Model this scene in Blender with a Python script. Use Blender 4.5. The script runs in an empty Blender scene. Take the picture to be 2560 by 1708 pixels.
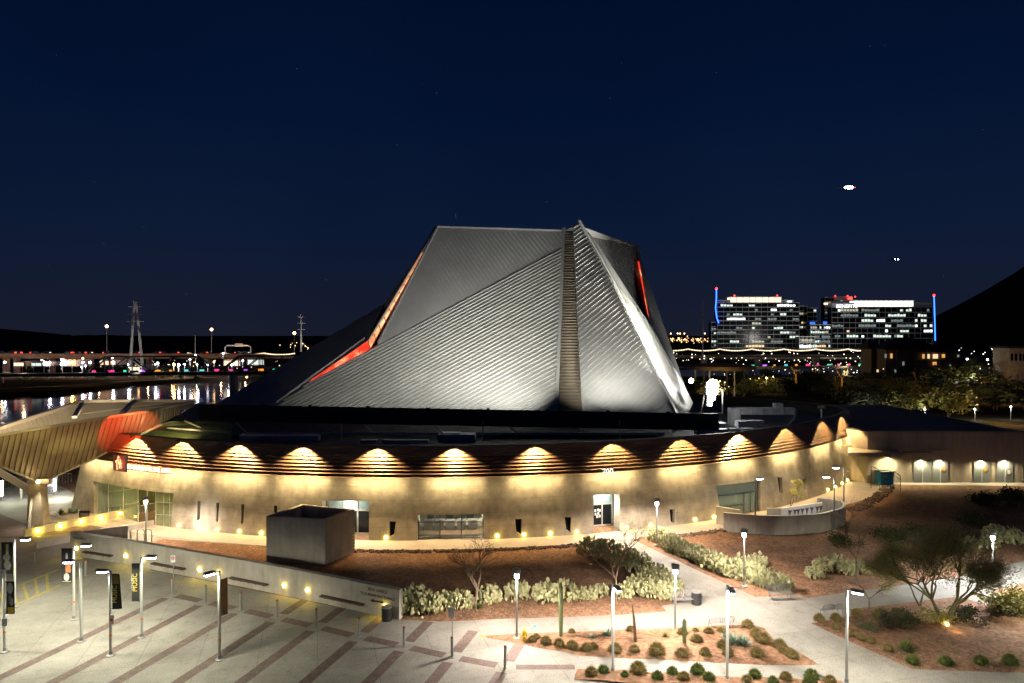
import bpy, bmesh, math, random
from mathutils import Vector, Matrix
from mathutils.geometry import intersect_line_plane
R = random.Random(11)
SC = bpy.context.scene
COL = SC.collection
PI = math.pi
V = Vector
# ---------------------------------------------------------------- camera
F = 24 / 36 * 2560
PITCH = math.atan2(19.0, F)
cd = bpy.data.cameras.new('camera'); cd.lens = 24; cd.sensor_width = 36
cd.clip_start = .5; cd.clip_end = 9000
cam = bpy.data.objects.new('camera', cd); COL.objects.link(cam)
cam.location = (0, 0, 20); cam.rotation_euler = (PI / 2 - PITCH, 0, 0)
SC.camera = cam
E0 = V((0, 0, 20))
def ray(px, py):
    x = (px - 1280) / F; v = (854 - py) / F
    return V((x, math.cos(PITCH) + math.sin(PITCH) * v, -math.sin(PITCH) + math.cos(PITCH) * v))
def G(px, py, z=0.0):                     # a place on the level z
    d = ray(px, py); return E0 + d * ((z - 20) / d.z)
def P(px, py, y):                         # a place at the distance y
    d = ray(px, py); return E0 + d * (y / d.y)
def onplane(px, py, pl):
    d = ray(px, py); return E0 + d * ((pl[0] - E0).dot(pl[1]) / d.dot(pl[1]))
def plane3(a, b, c): return (a, (b - a).cross(c - a).normalized())
# ---------------------------------------------------------------- objects
def setp(o, label=None, cat=None, group=None, kind=None):
    if label: o['label'] = label
    if cat: o['category'] = cat
    if group: o['group'] = group
    if kind: o['kind'] = kind
    return o
def thing(name, label, cat, loc=(0, 0, 0), group=None, rz=0, kind=None):
    o = bpy.data.objects.new(name, None); COL.objects.link(o)
    o.location = loc; o.rotation_euler = (0, 0, rz); o.empty_display_size = .3
    return setp(o, label, cat, group, kind or 'thing')
def wloc(o):
    p = V((0, 0, 0))
    while o: p += o.location; o = o.parent
    return p
def kids(o): return [c for c in bpy.data.objects if c.parent == o]
def dup(root, loc=None, rz=None, label=None, sc=None, parent=None, children=None):
    c = root.copy(); COL.objects.link(c); c.parent = parent
    if loc is not None: c.location = loc
    if rz is not None: c.rotation_euler = (0, 0, rz)
    if sc is not None: c.scale = (sc,) * 3 if not hasattr(sc, '__len__') else sc
    if label: c['label'] = label
    for k in (CH.get(root.name) or []):
        CH.setdefault(c.name, []).append(dup(k, parent=c))
    return c
CH = {}
class MB:
    def __init__(s): s.v = []; s.f = []
    def add(s, vs, fs):
        n = len(s.v); s.v += [tuple(p) for p in vs]; s.f += [tuple(n + i for i in f) for f in fs]; return s
    def box(s, c, d, rz=0, M=None):
        c = V(c); x, y, z = d[0] / 2, d[1] / 2, d[2] / 2
        vs = [V((i * x, j * y, k * z)) for k in (-1, 1) for j in (-1, 1) for i in (-1, 1)]
        m = M or Matrix.Rotation(rz, 3, 'Z')
        return s.add([c + m @ p for p in vs], [(0, 2, 3, 1), (4, 5, 7, 6), (0, 1, 5, 4), (2, 6, 7, 3), (0, 4, 6, 2), (1, 3, 7, 5)])
    def beam(s, a, b, w, h, up=V((0, 0, 1))):          # rectangular bar from a to b
        a, b = V(a), V(b); t = (b - a).normalized(); x = t.cross(up)
        if x.length < 1e-4: x = t.cross(V((1, 0, 0)))
        x.normalize(); u = x.cross(t)
        vs = [p + x * (i * w / 2) + u * (j * h / 2) for p in (a, b) for j in (-1, 1) for i in (-1, 1)]
        return s.add(vs, [(0, 1, 3, 2), (4, 6, 7, 5), (0, 4, 5, 1), (2, 3, 7, 6), (0, 2, 6, 4), (1, 5, 7, 3)])
    def tube(s, pts, r, n=8, cap=True):
        pts = [V(p) for p in pts]; rs = r if hasattr(r, '__len__') else [r] * len(pts)
        vs = []; fs = []; x = None
        for i, p in enumerate(pts):
            t = (pts[min(i + 1, len(pts) - 1)] - pts[max(i - 1, 0)]).normalized()
            if x is None: x = t.orthogonal().normalized()
            else:
                x = x - t * x.dot(t); x = x.normalized() if x.length > 1e-5 else t.orthogonal().normalized()
            y = t.cross(x)
            vs += [p + (x * math.cos(2 * PI * k / n) + y * math.sin(2 * PI * k / n)) * rs[i] for k in range(n)]
        for i in range(len(pts) - 1):
            for k in range(n):
                a = i * n + k; b = i * n + (k + 1) % n
                fs.append((a, b, b + n, a + n))
        if cap: fs += [tuple(range(n))[::-1], tuple((len(pts) - 1) * n + k for k in range(n))]
        return s.add(vs, fs)
    def lathe(s, prof, c=(0, 0, 0), n=16):             # prof: (r, z) from the bottom up
        c = V(c); vs = []; fs = []
        for r, z in prof: vs += [c + V((r * math.cos(2 * PI * k / n), r * math.sin(2 * PI * k / n), z)) for k in range(n)]
        for i in range(len(prof) - 1):
            for k in range(n):
                a = i * n + k; b = i * n + (k + 1) % n
                fs.append((a, b, b + n, a + n))
        fs += [tuple(range(n))[::-1], tuple((len(prof) - 1) * n + k for k in range(n))]
        return s.add(vs, fs)
    def prism(s, poly, z0, z1):                        # vertical prism on a plan polygon
        n = len(poly); a = sum(poly[i][0] * poly[(i + 1) % n][1] - poly[(i + 1) % n][0] * poly[i][1] for i in range(n))
        if a < 0: poly = poly[::-1]
        vs = [V((p[0], p[1], z0)) for p in poly] + [V((p[0], p[1], z1)) for p in poly]
        return s.add(vs, [tuple(range(n))[::-1], tuple(range(n, 2 * n))] + [(i, (i + 1) % n, n + (i + 1) % n, n + i) for i in range(n)])
    def slab(s, poly, off):                            # polygon in space thickened by the vector off
        n = len(poly); vs = [V(p) for p in poly] + [V(p) + off for p in poly]
        return s.add(vs, [tuple(range(n)), tuple(range(n, 2 * n))[::-1]] + [((i + 1) % n, i, n + i, n + (i + 1) % n) for i in range(n)])
    def poly(s, pts): return s.add(pts, [tuple(range(len(pts)))])
    def ball(s, c, r, n=8, m=6, sz=1):
        return s.lathe([(max(1e-3, r * math.sin(PI * i / m)), -r * sz * math.cos(PI * i / m)) for i in range(m + 1)], c, n)
    def sweep(s, path, nrm, prof):                     # closed profile (offset, z) along an open plan path
        k = len(prof); vs = []; fs = []
        for p, q in zip(path, nrm): vs += [V((p[0] + q[0] * o, p[1] + q[1] * o, z)) for o, z in prof]
        for i in range(len(path) - 1):
            for j in range(k):
                a = i * k + j; b = i * k + (j + 1) % k
                fs.append((a, a + k, b + k, b))
        fs += [tuple(range(k)), tuple((len(path) - 1) * k + j for j in range(k))[::-1]]
        return s.add(vs, fs)
    def build(s, name, m, parent=None, local=False, smooth=False, **kw):
        me = bpy.data.meshes.new(name)
        if local: L = V((0, 0, 0))
        elif parent: L = wloc(parent)
        else:
            xs = [[p[i] for p in s.v] for i in range(3)]
            L = V(((min(xs[0]) + max(xs[0])) / 2, (min(xs[1]) + max(xs[1])) / 2, min(xs[2])))
        me.from_pydata([(p[0] - L.x, p[1] - L.y, p[2] - L.z) for p in s.v], [], s.f)
        me.materials.append(m)
        if smooth: me.shade_smooth()
        me.update()
        o = bpy.data.objects.new(name, me); COL.objects.link(o)
        if parent: o.parent = parent; CH.setdefault(parent.name, []).append(o)
        elif not local: o.location = L
        return setp(o, kw.get('label'), kw.get('cat'), kw.get('group'), kw.get('kind'))
def recalc(o):
    bm = bmesh.new(); bm.from_mesh(o.data); bmesh.ops.recalc_face_normals(bm, faces=bm.faces); bm.to_mesh(o.data); bm.free()
def text_mb(txt, size, o, xd, yd, depth=.02, align='CENTER'):
    cu = bpy.data.curves.new('t', 'FONT'); cu.body = txt; cu.size = size; cu.align_x = align; cu.extrude = depth / 2; cu.resolution_u = 2
    ob = bpy.data.objects.new('t', cu); COL.objects.link(ob)
    me = bpy.data.meshes.new_from_object(ob.evaluated_get(bpy.context.evaluated_depsgraph_get()))
    xd = V(xd).normalized(); yd = V(yd).normalized(); zd = xd.cross(yd)
    m = MB(); m.add([V(o) + xd * v.co.x + yd * v.co.y + zd * v.co.z for v in me.vertices], [tuple(p.vertices) for p in me.polygons])
    bpy.data.objects.remove(ob); bpy.data.curves.remove(cu); bpy.data.meshes.remove(me)
    return m
# ---------------------------------------------------------------- lights
def light(kind, loc, power, color, parent=None, target=None, angle=100, blend=.3, radius=.05, size=(1, 1)):
    d = bpy.data.lights.new('light_source', kind); d.energy = power; d.color = color
    if kind == 'AREA': d.shape = 'RECTANGLE'; d.size, d.size_y = size
    else: d.shadow_soft_size = radius
    if kind == 'SPOT': d.spot_size = math.radians(angle); d.spot_blend = blend
    o = bpy.data.objects.new('light_source', d); COL.objects.link(o)
    o.location = V(loc) - (wloc(parent) if parent else V((0, 0, 0)))
    if target is not None:
        o.rotation_euler = (V(target) - V(loc)).to_track_quat('-Z', 'Y').to_euler()
    if parent: o.parent = parent; CH.setdefault(parent.name, []).append(o)
    return o
# ---------------------------------------------------------------- materials
def ramp(nt, src, stops):
    r = nt.nodes.new('ShaderNodeValToRGB'); e = r.color_ramp.elements
    e[0].position, e[0].color = stops[0][0], (*stops[0][1], 1)
    e[1].position, e[1].color = stops[-1][0], (*stops[-1][1], 1)
    for p, c in stops[1:-1]: e.new(p).color = (*c, 1)
    nt.links.new(src, r.inputs[0]); return r.outputs[0]
def noise(nt, scale, detail=4, vec=None, rough=.6):
    n = nt.nodes.new('ShaderNodeTexNoise'); n.inputs['Scale'].default_value = scale
    n.inputs['Detail'].default_value = detail; n.inputs['Roughness'].default_value = rough
    if vec is not None: nt.links.new(vec, n.inputs['Vector'])
    return n.outputs[0]
def mix(nt, a, b, fac=.5, mode='MULTIPLY'):
    m = nt.nodes.new('ShaderNodeMix'); m.data_type = 'RGBA'; m.blend_type = mode
    if isinstance(fac, float): m.inputs[0].default_value = fac
    else: nt.links.new(fac, m.inputs[0])
    nt.links.new(a, m.inputs[6])
    if isinstance(b, tuple): m.inputs[7].default_value = (*b, 1)
    else: nt.links.new(b, m.inputs[7])
    return m.outputs[2]
def mat(name, col, rough=.7, metal=0, amt=.25, sc=1.0, fine=0, bump=0, bsc=30, spec=None, post=None):
    m = bpy.data.materials.new(name); m.use_nodes = True; nt = m.node_tree; b = nt.nodes['Principled BSDF']
    b.inputs['Roughness'].default_value = rough; b.inputs['Metallic'].default_value = metal
    if spec is not None: b.inputs['Specular IOR Level'].default_value = spec
    tc = nt.nodes.new('ShaderNodeTexCoord').outputs['Object']
    lo = tuple(c * (1 - amt) for c in col); hi = tuple(min(1, c * (1 + amt)) for c in col)
    c = ramp(nt, noise(nt, sc, 5, tc), [(.3, lo), (.7, hi)])
    if fine: c = mix(nt, c, ramp(nt, noise(nt, fine, 2, tc), [(.35, (.55,) * 3), (.62, (1, 1, 1))]), .8)
    if post: c = post(nt, c, tc)
    nt.links.new(c, b.inputs['Base Color'])
    if bump:
        bp = nt.nodes.new('ShaderNodeBump'); bp.inputs['Strength'].default_value = bump; bp.inputs['Distance'].default_value = .05
        nt.links.new(noise(nt, bsc, 3, tc), bp.inputs['Height']); nt.links.new(bp.outputs[0], b.inputs['Normal'])
    return m
def emis(name, col, st):
    m = bpy.data.materials.new(name); m.use_nodes = True; nt = m.node_tree; b = nt.nodes['Principled BSDF']
    b.inputs['Base Color'].default_value = (.02, .02, .02, 1)
    b.inputs['Emission Color'].default_value = (*col, 1); b.inputs['Emission Strength'].default_value = st
    return m
def N(nt, t, **kw):
    n = nt.nodes.new('ShaderNode' + t)
    for k, v in kw.items(): setattr(n, k, v)
    return n
def math_n(nt, op, a, b=None):
    n = N(nt, 'Math', operation=op)
    for i, x in enumerate((a, b)):
        if x is None: continue
        if isinstance(x, (int, float)): n.inputs[i].default_value = x
        else: nt.links.new(x, n.inputs[i])
    return n.outputs[0]
def grid_lines(nt, c, u, v, w, h, off=.5, mort=.012, dark=(.45, .42, .4)):   # formwork / paving joints
    cb = N(nt, 'CombineXYZ'); nt.links.new(u, cb.inputs[0]); nt.links.new(v, cb.inputs[1])
    br = N(nt, 'TexBrick', offset=off); br.inputs['Scale'].default_value = 1
    br.inputs['Brick Width'].default_value = w; br.inputs['Row Height'].default_value = h; br.inputs['Mortar Size'].default_value = mort
    br.inputs['Color1'].default_value = (1, 1, 1, 1); br.inputs['Color2'].default_value = (.93, .93, .93, 1); br.inputs['Mortar'].default_value = (*dark, 1)
    nt.links.new(cb.outputs[0], br.inputs[0]); return mix(nt, c, br.outputs[0], .9)
CX, CY = -10.1, 137.6          # centre of the round building
R0 = 71.1
def post_drum(nt, c, tc):      # formwork panels that follow the curve of the wall, rain marks, tie holes
    g = N(nt, 'NewGeometry').outputs['Position']; s = N(nt, 'SeparateXYZ'); nt.links.new(g, s.inputs[0])
    a = math_n(nt, 'ARCTAN2', math_n(nt, 'SUBTRACT', s.outputs[0], CX), math_n(nt, 'SUBTRACT', CY, s.outputs[1]))
    u = math_n(nt, 'MULTIPLY', a, R0)
    c = grid_lines(nt, c, u, s.outputs[2], 5.2, 1.25, mort=.014, dark=(.62, .58, .52))
    cb = N(nt, 'CombineXYZ'); nt.links.new(math_n(nt, 'MULTIPLY', u, 1.4), cb.inputs[0]); nt.links.new(math_n(nt, 'MULTIPLY', s.outputs[2], .25), cb.inputs[1])
    c = mix(nt, c, ramp(nt, noise(nt, .9, 6, cb.outputs[0]), [(.35, (.62, .6, .56)), (.6, (1, 1, 1))]), .35)
    return mix(nt, c, ramp(nt, noise(nt, .35, 3, g), [(.35, (.78, .77, .73)), (.6, (1, 1, 1))]), .7)
def post_streak(nt, c, tc):
    mp = N(nt, 'Mapping'); mp.inputs['Scale'].default_value = (2.2, 2.2, .3); nt.links.new(tc, mp.inputs[0])
    return mix(nt, c, ramp(nt, noise(nt, 1, 6, mp.outputs[0]), [(.35, (.66, .64, .6)), (.6, (1, 1, 1))]), .5)
def post_pave(nt, c, tc):      # saw-cut joints turned with the plaza grid, wear patches
    g = N(nt, 'NewGeometry').outputs['Position']; mp = N(nt, 'Mapping'); mp.inputs['Rotation'].default_value = (0, 0, math.radians(-16)); nt.links.new(g, mp.inputs[0])
    s = N(nt, 'SeparateXYZ'); nt.links.new(mp.outputs[0], s.inputs[0])
    c = grid_lines(nt, c, s.outputs[0], s.outputs[1], 3.5, 3.5, off=0, mort=.02, dark=(.62, .59, .55))
    c = mix(nt, c, ramp(nt, noise(nt, .22, 5, g, .7), [(.38, (.64, .62, .6)), (.62, (1, 1, 1))]), .8)
    return mix(nt, c, ramp(nt, noise(nt, 1.1, 6, g, .75), [(.3, (.5, .48, .46)), (.46, (1, 1, 1))]), .6)
def post_walk(nt, c, tc):
    g = N(nt, 'NewGeometry').outputs['Position']
    return mix(nt, c, ramp(nt, noise(nt, .3, 6, g, .7), [(.35, (.78, .74, .7)), (.6, (1, 1, 1))]), .8)
def post_dirt(nt, c, tc):
    g = N(nt, 'NewGeometry').outputs['Position']
    c = mix(nt, c, ramp(nt, noise(nt, .12, 5, g, .7), [(.35, (.6, .55, .5)), (.65, (1.15, 1.1, 1.05))]), .9)
    vo = N(nt, 'TexVoronoi'); vo.inputs['Scale'].default_value = 5.5; nt.links.new(g, vo.inputs['Vector'])
    c = mix(nt, c, ramp(nt, vo.outputs['Color'], [(.2, (.55, .52, .5)), (.8, (1.35, 1.3, 1.25))]), .75)
    return mix(nt, c, ramp(nt, noise(nt, 2.5, 3, g), [(.35, (.7,) * 3), (.6, (1.1,) * 3)]), .6)
M = dict(
    wall=mat('cast_concrete', (.46, .41, .34), .85, post=post_drum, bump=.25, bsc=6),
    conc=mat('grey_concrete', (.5, .47, .41), .85, sc=.6, amt=.18, post=post_streak, bump=.2, bsc=8),
    pave=mat('plaza_concrete', (.37, .36, .32), .8, sc=.15, amt=.12, post=post_pave, fine=14),
    walk=mat('path_concrete', (.5, .46, .43), .8, sc=.2, amt=.1, post=post_walk, fine=16),
    band=mat('paver_band', (.16, .115, .1), .85, sc=2, amt=.25, fine=9),
    dirt=mat('decomposed_granite', (.25, .14, .08), .95, sc=.8, amt=.2, post=post_dirt, bump=.8, bsc=7),
    rock=mat('rubble', (.12, .08, .06), .9, sc=3, amt=.4),
    land=mat('night_ground', (.045, .04, .03), .95, spec=0, sc=.02, amt=.5),
    hill=mat('hill_rock', (.02, .018, .015), .95, spec=0, sc=.01, amt=.4),
    bronze=mat('bronze_cladding', (.23, .155, .1), .42, .4, amt=.12, sc=.5),
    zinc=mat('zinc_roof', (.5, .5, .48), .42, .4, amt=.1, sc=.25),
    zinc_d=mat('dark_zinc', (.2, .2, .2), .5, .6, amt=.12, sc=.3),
    brown=mat('brown_ribbed', (.29, .24, .19), .5, .5, amt=.12, sc=.4),
    gutter=mat('pale_metal', (.42, .38, .31), .5, .4, amt=.1, sc=.4),
    black=mat('black_metal', (.03, .03, .03), .5, .3),
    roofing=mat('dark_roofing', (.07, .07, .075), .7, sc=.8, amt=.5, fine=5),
    duct=mat('galvanised_duct', (.42, .44, .48), .45, .3, sc=.6),
    pole=mat('painted_pole', (.5, .52, .5), .45, .2, amt=.05),
    poled=mat('grey_pole', (.3, .3, .29), .45, .3, amt=.08),
    steel=mat('steel', (.45, .44, .42), .4, .8, amt=.1),
    frame=mat('aluminium_frame', (.6, .58, .52), .45, .4, amt=.05),
    dframe=mat('dark_frame', (.06, .06, .06), .4, .4),
    louv=mat('louvre_metal', (.3, .26, .2), .5, .4, amt=.1),
    rust=mat('weathered_bench', (.1, .055, .04), .7, .1, amt=.3, sc=6),
    plast=mat('white_wall', (.75, .75, .74), .7, amt=.05),
    cream=mat('cream_interior', (.6, .56, .45), .8, amt=.06),
    orange=mat('orange_tape', (.85, .25, .05), .5, amt=.05),
    white=mat('white_paint', (.8, .8, .78), .5, amt=.04),
    yellow=mat('yellow_paint', (.75, .5, .03), .5, amt=.1),
    yline=mat('yellow_line', (.4, .33, .1), .7, amt=.2, sc=3),
    red=mat('red_paint', (.6, .04, .03), .5, amt=.1),
    blue=mat('blue_paint', (.02, .32, .8), .5, amt=.25, sc=1.2),
    cyan=mat('pale_blue', (.45, .7, .8), .5, amt=.05),
    pear=mat('cactus_pad', (.42, .42, .22), .6, amt=.3, sc=2.5),
    cact=mat('saguaro_skin', (.1, .13, .05), .6, amt=.25, sc=4),
    dead=mat('dead_cactus', (.1, .055, .03), .8, amt=.4, sc=4),
    tuft=mat('bunch_grass', (.2, .15, .05), .9, amt=.35, sc=3),
    tuftg=mat('green_grass', (.1, .13, .025), .9, amt=.35, sc=3),
    agave=mat('agave_leaf', (.17, .24, .17), .5, amt=.15),
    leaf=mat('tree_leaf', (.42, .4, .13), .8, amt=.4, sc=1.5),
    leafd=mat('dark_leaf', (.07, .08, .03), .9, amt=.5, sc=.6),
    bark=mat('bark', (.2, .15, .1), .9, amt=.3, sc=4),
    barkp=mat('palo_verde_bark', (.15, .15, .07), .85, amt=.3, sc=3),
    tile=mat('building_stone', (.5, .5, .5), .7, amt=.1, sc=.05),
    brick=mat('brown_stucco', (.11, .07, .05), .85, amt=.2, sc=.1),
    shingle=mat('dark_shingle', (.02, .02, .025), .9),
    gdark=mat('dark_glass', (.008, .01, .013), .2, 0, spec=.2, amt=.3, sc=.05),
    ribbed=mat('ribbed_facade', (.62, .53, .42), .8, amt=.12, sc=.4, post=post_streak),
    steeldoor=mat('blue_grey_door', (.3, .33, .34), .5, .2, amt=.06),
    lampw=emis('lamp_white', (1, .96, 1), 60), lampped=emis('lamp_cool', (.93, .9, 1), 45),
    lampy=emis('lamp_yellow', (1, .72, .12), 45), lampwarm=emis('lamp_warm', (1, .75, .35), 30),
    neon=emis('red_neon', (1, .1, .04), 14), neonw=emis('sign_glow', (1, .5, .28), 6),
    red_l=emis('red_light', (1, .03, .02), 8), blue_l=emis('blue_led', (.02, .1, 1), 7),
    glowred=emis('red_lantern_glass', (1, .05, .02), 1.6), glowamb=emis('amber_lantern_glass', (1, .5, .2), 1.7),
)
# window glass: you look through it, and it mirrors a little
gm = bpy.data.materials.new('window_glass'); gm.use_nodes = True; nt = gm.node_tree; b = nt.nodes['Principled BSDF']
b.inputs['Base Color'].default_value = (.55, .7, .62, 1); b.inputs['Roughness'].default_value = .05; b.inputs['Alpha'].default_value = .35
M['glass'] = gm
def emis_var(name, stops, st, sc):
    m = emis(name, (1, 1, 1), st); nt = m.node_tree; b = nt.nodes['Principled BSDF']
    nt.links.new(ramp(nt, noise(nt, sc, 3, N(nt, 'NewGeometry').outputs['Position']), stops), b.inputs['Emission Color']); return m
M['glowred'] = emis_var('red_lantern_glass', [(.3, (.45, .012, .008)), (.5, (1, .05, .02)), (.6, (1, .25, .1)), (.72, (1, .7, .45))], 1.3, .55)
M['glowamb'] = emis_var('amber_lantern_glass', [(.3, (.8, .2, .08)), (.5, (1, .5, .2)), (.7, (1, .75, .45))], 1.5, .5)
# water
wm = bpy.data.materials.new('lake_water'); wm.use_nodes = True; nt = wm.node_tree; b = nt.nodes['Principled BSDF']
b.inputs['Base Color'].default_value = (.004, .006, .01, 1); b.inputs['Roughness'].default_value = .11; b.inputs['IOR'].default_value = 1.33
mp = N(nt, 'Mapping'); mp.inputs['Scale'].default_value = (.5, .16, 1); nt.links.new(N(nt, 'NewGeometry').outputs['Position'], mp.inputs[0])
bp = N(nt, 'Bump'); bp.inputs['Strength'].default_value = .08; bp.inputs['Distance'].default_value = .2
nt.links.new(noise(nt, 1.2, 3, mp.outputs[0]), bp.inputs['Height']); nt.links.new(bp.outputs[0], b.inputs['Normal'])
M['water'] = wm
# ---------------------------------------------------------------- night sky
w = bpy.data.worlds.new('World'); SC.world = w; w.use_nodes = True; nt = w.node_tree; bg = nt.nodes['Background']
s = N(nt, 'SeparateXYZ'); nt.links.new(N(nt, 'TexCoord').outputs['Generated'], s.inputs[0])
c = ramp(nt, s.outputs[2], [(0, (.0095, .0122, .025)), (.05, (.0078, .0118, .029)), (.14, (.0040, .0105, .034)), (.3, (.0012, .0066, .030)), (.6, (.0004, .0030, .0165))])
st = N(nt, 'TexNoise'); st.inputs['Scale'].default_value = 2.2; st.inputs['Detail'].default_value = 5; nt.links.new(N(nt, 'TexCoord').outputs['Generated'], st.inputs['Vector'])
c = mix(nt, c, ramp(nt, st.outputs[0], [(.35, (.85, .88, .92)), (.65, (1.15, 1.1, 1.06))]), 1.0)
nt.links.new(c, bg.inputs[0]); bg.inputs[1].default_value = 1
SC.view_settings.view_transform = 'Standard'; SC.view_settings.look = 'None'; SC.view_settings.exposure = 0; SC.view_settings.gamma = 1
SC.render.engine = 'CYCLES'; SC.cycles.use_denoising = True; SC.cycles.use_light_tree = True
SC.cycles.max_bounces = 5; SC.cycles.diffuse_bounces = 3; SC.cycles.glossy_bounces = 3; SC.cycles.transparent_max_bounces = 12
SC.cycles.sample_clamp_indirect = 4; SC.cycles.sample_clamp_direct = 60; SC.cycles.caustics_reflective = False; SC.cycles.caustics_refractive = False
# ================================================================ the ground
def xy(l, z=0): return [tuple(G(a, b, z))[:2] for a, b in l]
g = MB(); g.poly([V(p) for p in ((-300, 15, 0), (300, 15, 0), (300, 150, 0), (60, 150, 0), (60, 162, 0), (-68, 162, 0), (-68, 96, 0), (-300, 96, 0))])
setp(g.build('ground', M['dirt']), kind='structure')
g = MB(); g.poly([V(p) for p in ((-2500, 440, -1.2), (2500, 440, -1.2), (5500, 7000, -1.2), (-5500, 7000, -1.2))])
g.poly([V(p) for p in ((62, 150.5, -.6), (500, 150.5, -.6), (700, 440, -.6), (62, 330, -.6))])
setp(g.build('far_ground', M['land']), kind='structure')
# far bank of the lake, a low rise of bare ground with a lit path
b0 = [G(-200, 1000, -2.9), G(150, 985, -2.9), G(330, 962, -2.9), G(560, 950, -2.9), G(760, 944, -2.9)]
g = MB()
pts = b0 + [V((-10, 441, -2.9)), V((-1400, 441, -2.9)), V((-600, 230, -2.9))]
g.prism([tuple(p)[:2] for p in pts], -3.2, -1.6); setp(g.build('lake_bank', mat('bank_earth', (.03, .02, .012), .95, spec=0, sc=.04, amt=.5)), kind='structure')
g = MB()
for (ax, ay), (bx, by) in (((-60, 975), (150, 966)), ((150, 966), (270, 956)), ((270, 956), (420, 949))):
    a, c = G(ax, ay, -1.55), G(bx, by, -1.55); n = V((0, 3.2, 0)); g.poly([a, c, c + n, a + n])
setp(g.build('bank_path', mat('path_dust', (.16, .13, .1), .9, spec=0)), kind='structure')
g = MB(); g.poly([V(p) for p in ((-1500, 90, -3), (70, 90, -3), (70, 460, -3), (-1500, 460, -3))])
setp(g.build('lake_water', M['water']), kind='structure')

# paving: the plaza, the paths and the walk round the building as one sheet
PL = [(-900, 1250), (150, 1215), (300, 1290), (430, 1335), (640, 1350), (640, 1366), (408, 1348), (373, 1357), (373, 1424), (998, 1550), (1100, 1555), (1258, 1548), (1454, 1542),
      (1563, 1537), (1666, 1530), (1655, 1515), (1700, 1508), (1719, 1492), (1707, 1474), (1639, 1425), (1617, 1403), (1577, 1373), (1495, 1362), (1540, 1345), (1587, 1352),
      (1740, 1425), (1889, 1494), (1934, 1491), (1991, 1488), (2019, 1496), (2130, 1480), (2280, 1461), (2465, 1430), (2560, 1402), (2900, 1330), (2900, 1390),
      (2560, 1459), (2488, 1475), (2494, 1511), (2440, 1506), (2400, 1492), (2287, 1505), (2125, 1524), (2133, 1540), (2027, 1559), (2119, 1602), (2280, 1673), (2352, 1677), (2560, 1683), (3000, 1690), (3000, 2100), (-1500, 2100)]
def sheet(name, poly, z, m, kind='structure'):
    o = MB().poly([V((x, y, z)) for x, y in xy(poly)]).build(name, m); bm = bmesh.new(); bm.from_mesh(o.data)
    bmesh.ops.triangulate(bm, faces=bm.faces, ngon_method='EAR_CLIP')
    for f in bm.faces:
        if f.normal.z < 0: f.normal_flip()
    bm.to_mesh(o.data); bm.free(); return setp(o, kind=kind)
sheet('plaza_paving', PL, .02, M['pave'])
I1 = [(1193, 1591), (1288, 1586), (1454, 1580), (1563, 1575), (1640, 1572), (1740, 1567), (1880, 1561), (1912, 1572), (1937, 1600), (1978, 1621), (2013, 1640), (2048, 1664), (1912, 1664), (1749, 1656), (1640, 1650), (1536, 1646), (1449, 1639), (1304, 1613)]
I2 = [(1443, 1674), (1536, 1674), (1640, 1682), (1803, 1692), (1940, 1695), (2103, 1703), (2300, 1760), (2000, 1900), (1760, 1900), (1740, 1702), (1435, 1701)]
def bed(name, poly, h, lab=None):          # a planting bed: a low mound of gravel with a ragged edge
    c = xy(poly); cx = sum(p[0] for p in c) / len(c); cy = sum(p[1] for p in c) / len(c)
    rings = [(1, .024), (.93, .07), (.8, .12), (.5, .17 * h), (.2, .2 * h)]; vs = []; fs = []
    dense = []
    for i in range(len(c)):
        a, b2 = V((*c[i], 0)), V((*c[(i + 1) % len(c)], 0)); k = max(1, int((b2 - a).length / .5))
        dense += [a.lerp(b2, j / k) + V((R.uniform(-.05, .05), R.uniform(-.05, .05), 0)) for j in range(k)]
    n = len(dense)
    for s_, z in rings: vs += [V((cx + (p.x - cx) * s_, cy + (p.y - cy) * s_, z + (R.uniform(-.02, .03) if s_ < 1 else 0))) for p in dense]
    for i in range(len(rings) - 1):
        for j in range(n): fs.append((i * n + j, i * n + (j + 1) % n, (i + 1) * n + (j + 1) % n, (i + 1) * n + j))
    fs.append(tuple((len(rings) - 1) * n + j for j in range(n)))
    return setp(MB().add(vs, fs).build(name, M['dirt']), kind='structure')
bed('planting_bed_ground', I1, 1); bed('planting_bed_ground', I2, .6)
# paver bands of the plaza grid
UB = V((-.285, -.958, 0)).normalized(); bol = [(86, 1414), (214, 1440), (320, 1440), (431, 1488), (514, 1506), (602, 1525), (693, 1546), (791, 1568), (897, 1593), (1010, 1617), (1130, 1644), (1263, 1668)]
g = MB(); BP = [G(*p) for p in bol]
for i, p in enumerate(BP):
    p = V((p.x, p.y, .026)); n = V((-UB.y, UB.x, 0)) * .36
    if i > 2:
        a = p + UB * .7; e = p + UB * 26; g.poly([a - n, e - n, e + n, a + n])
        if i > 5:
            a = p - UB * .7; e = p - UB * (3.3 if i < 9 else 3.9); g.poly([a + n, e + n, e - n, a - n])
    if 3 <= i < len(BP) - 1:
        q = V((BP[i + 1].x, BP[i + 1].y, .026)); t = (q - p).normalized(); m_ = V((-t.y, t.x, 0)) * .36
        g.poly([p + t * .55 - m_, q - t * .55 - m_, q - t * .55 + m_, p + t * .55 + m_])
a, b2 = G(1290, 1668, .026), G(1437, 1668, .026); g.poly([a - V((0, .3, 0)), b2 - V((0, .3, 0)), b2 + V((0, .3, 0)), a + V((0, .3, 0))])
setp(g.build('paver_bands', M['band']), kind='structure')
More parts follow.
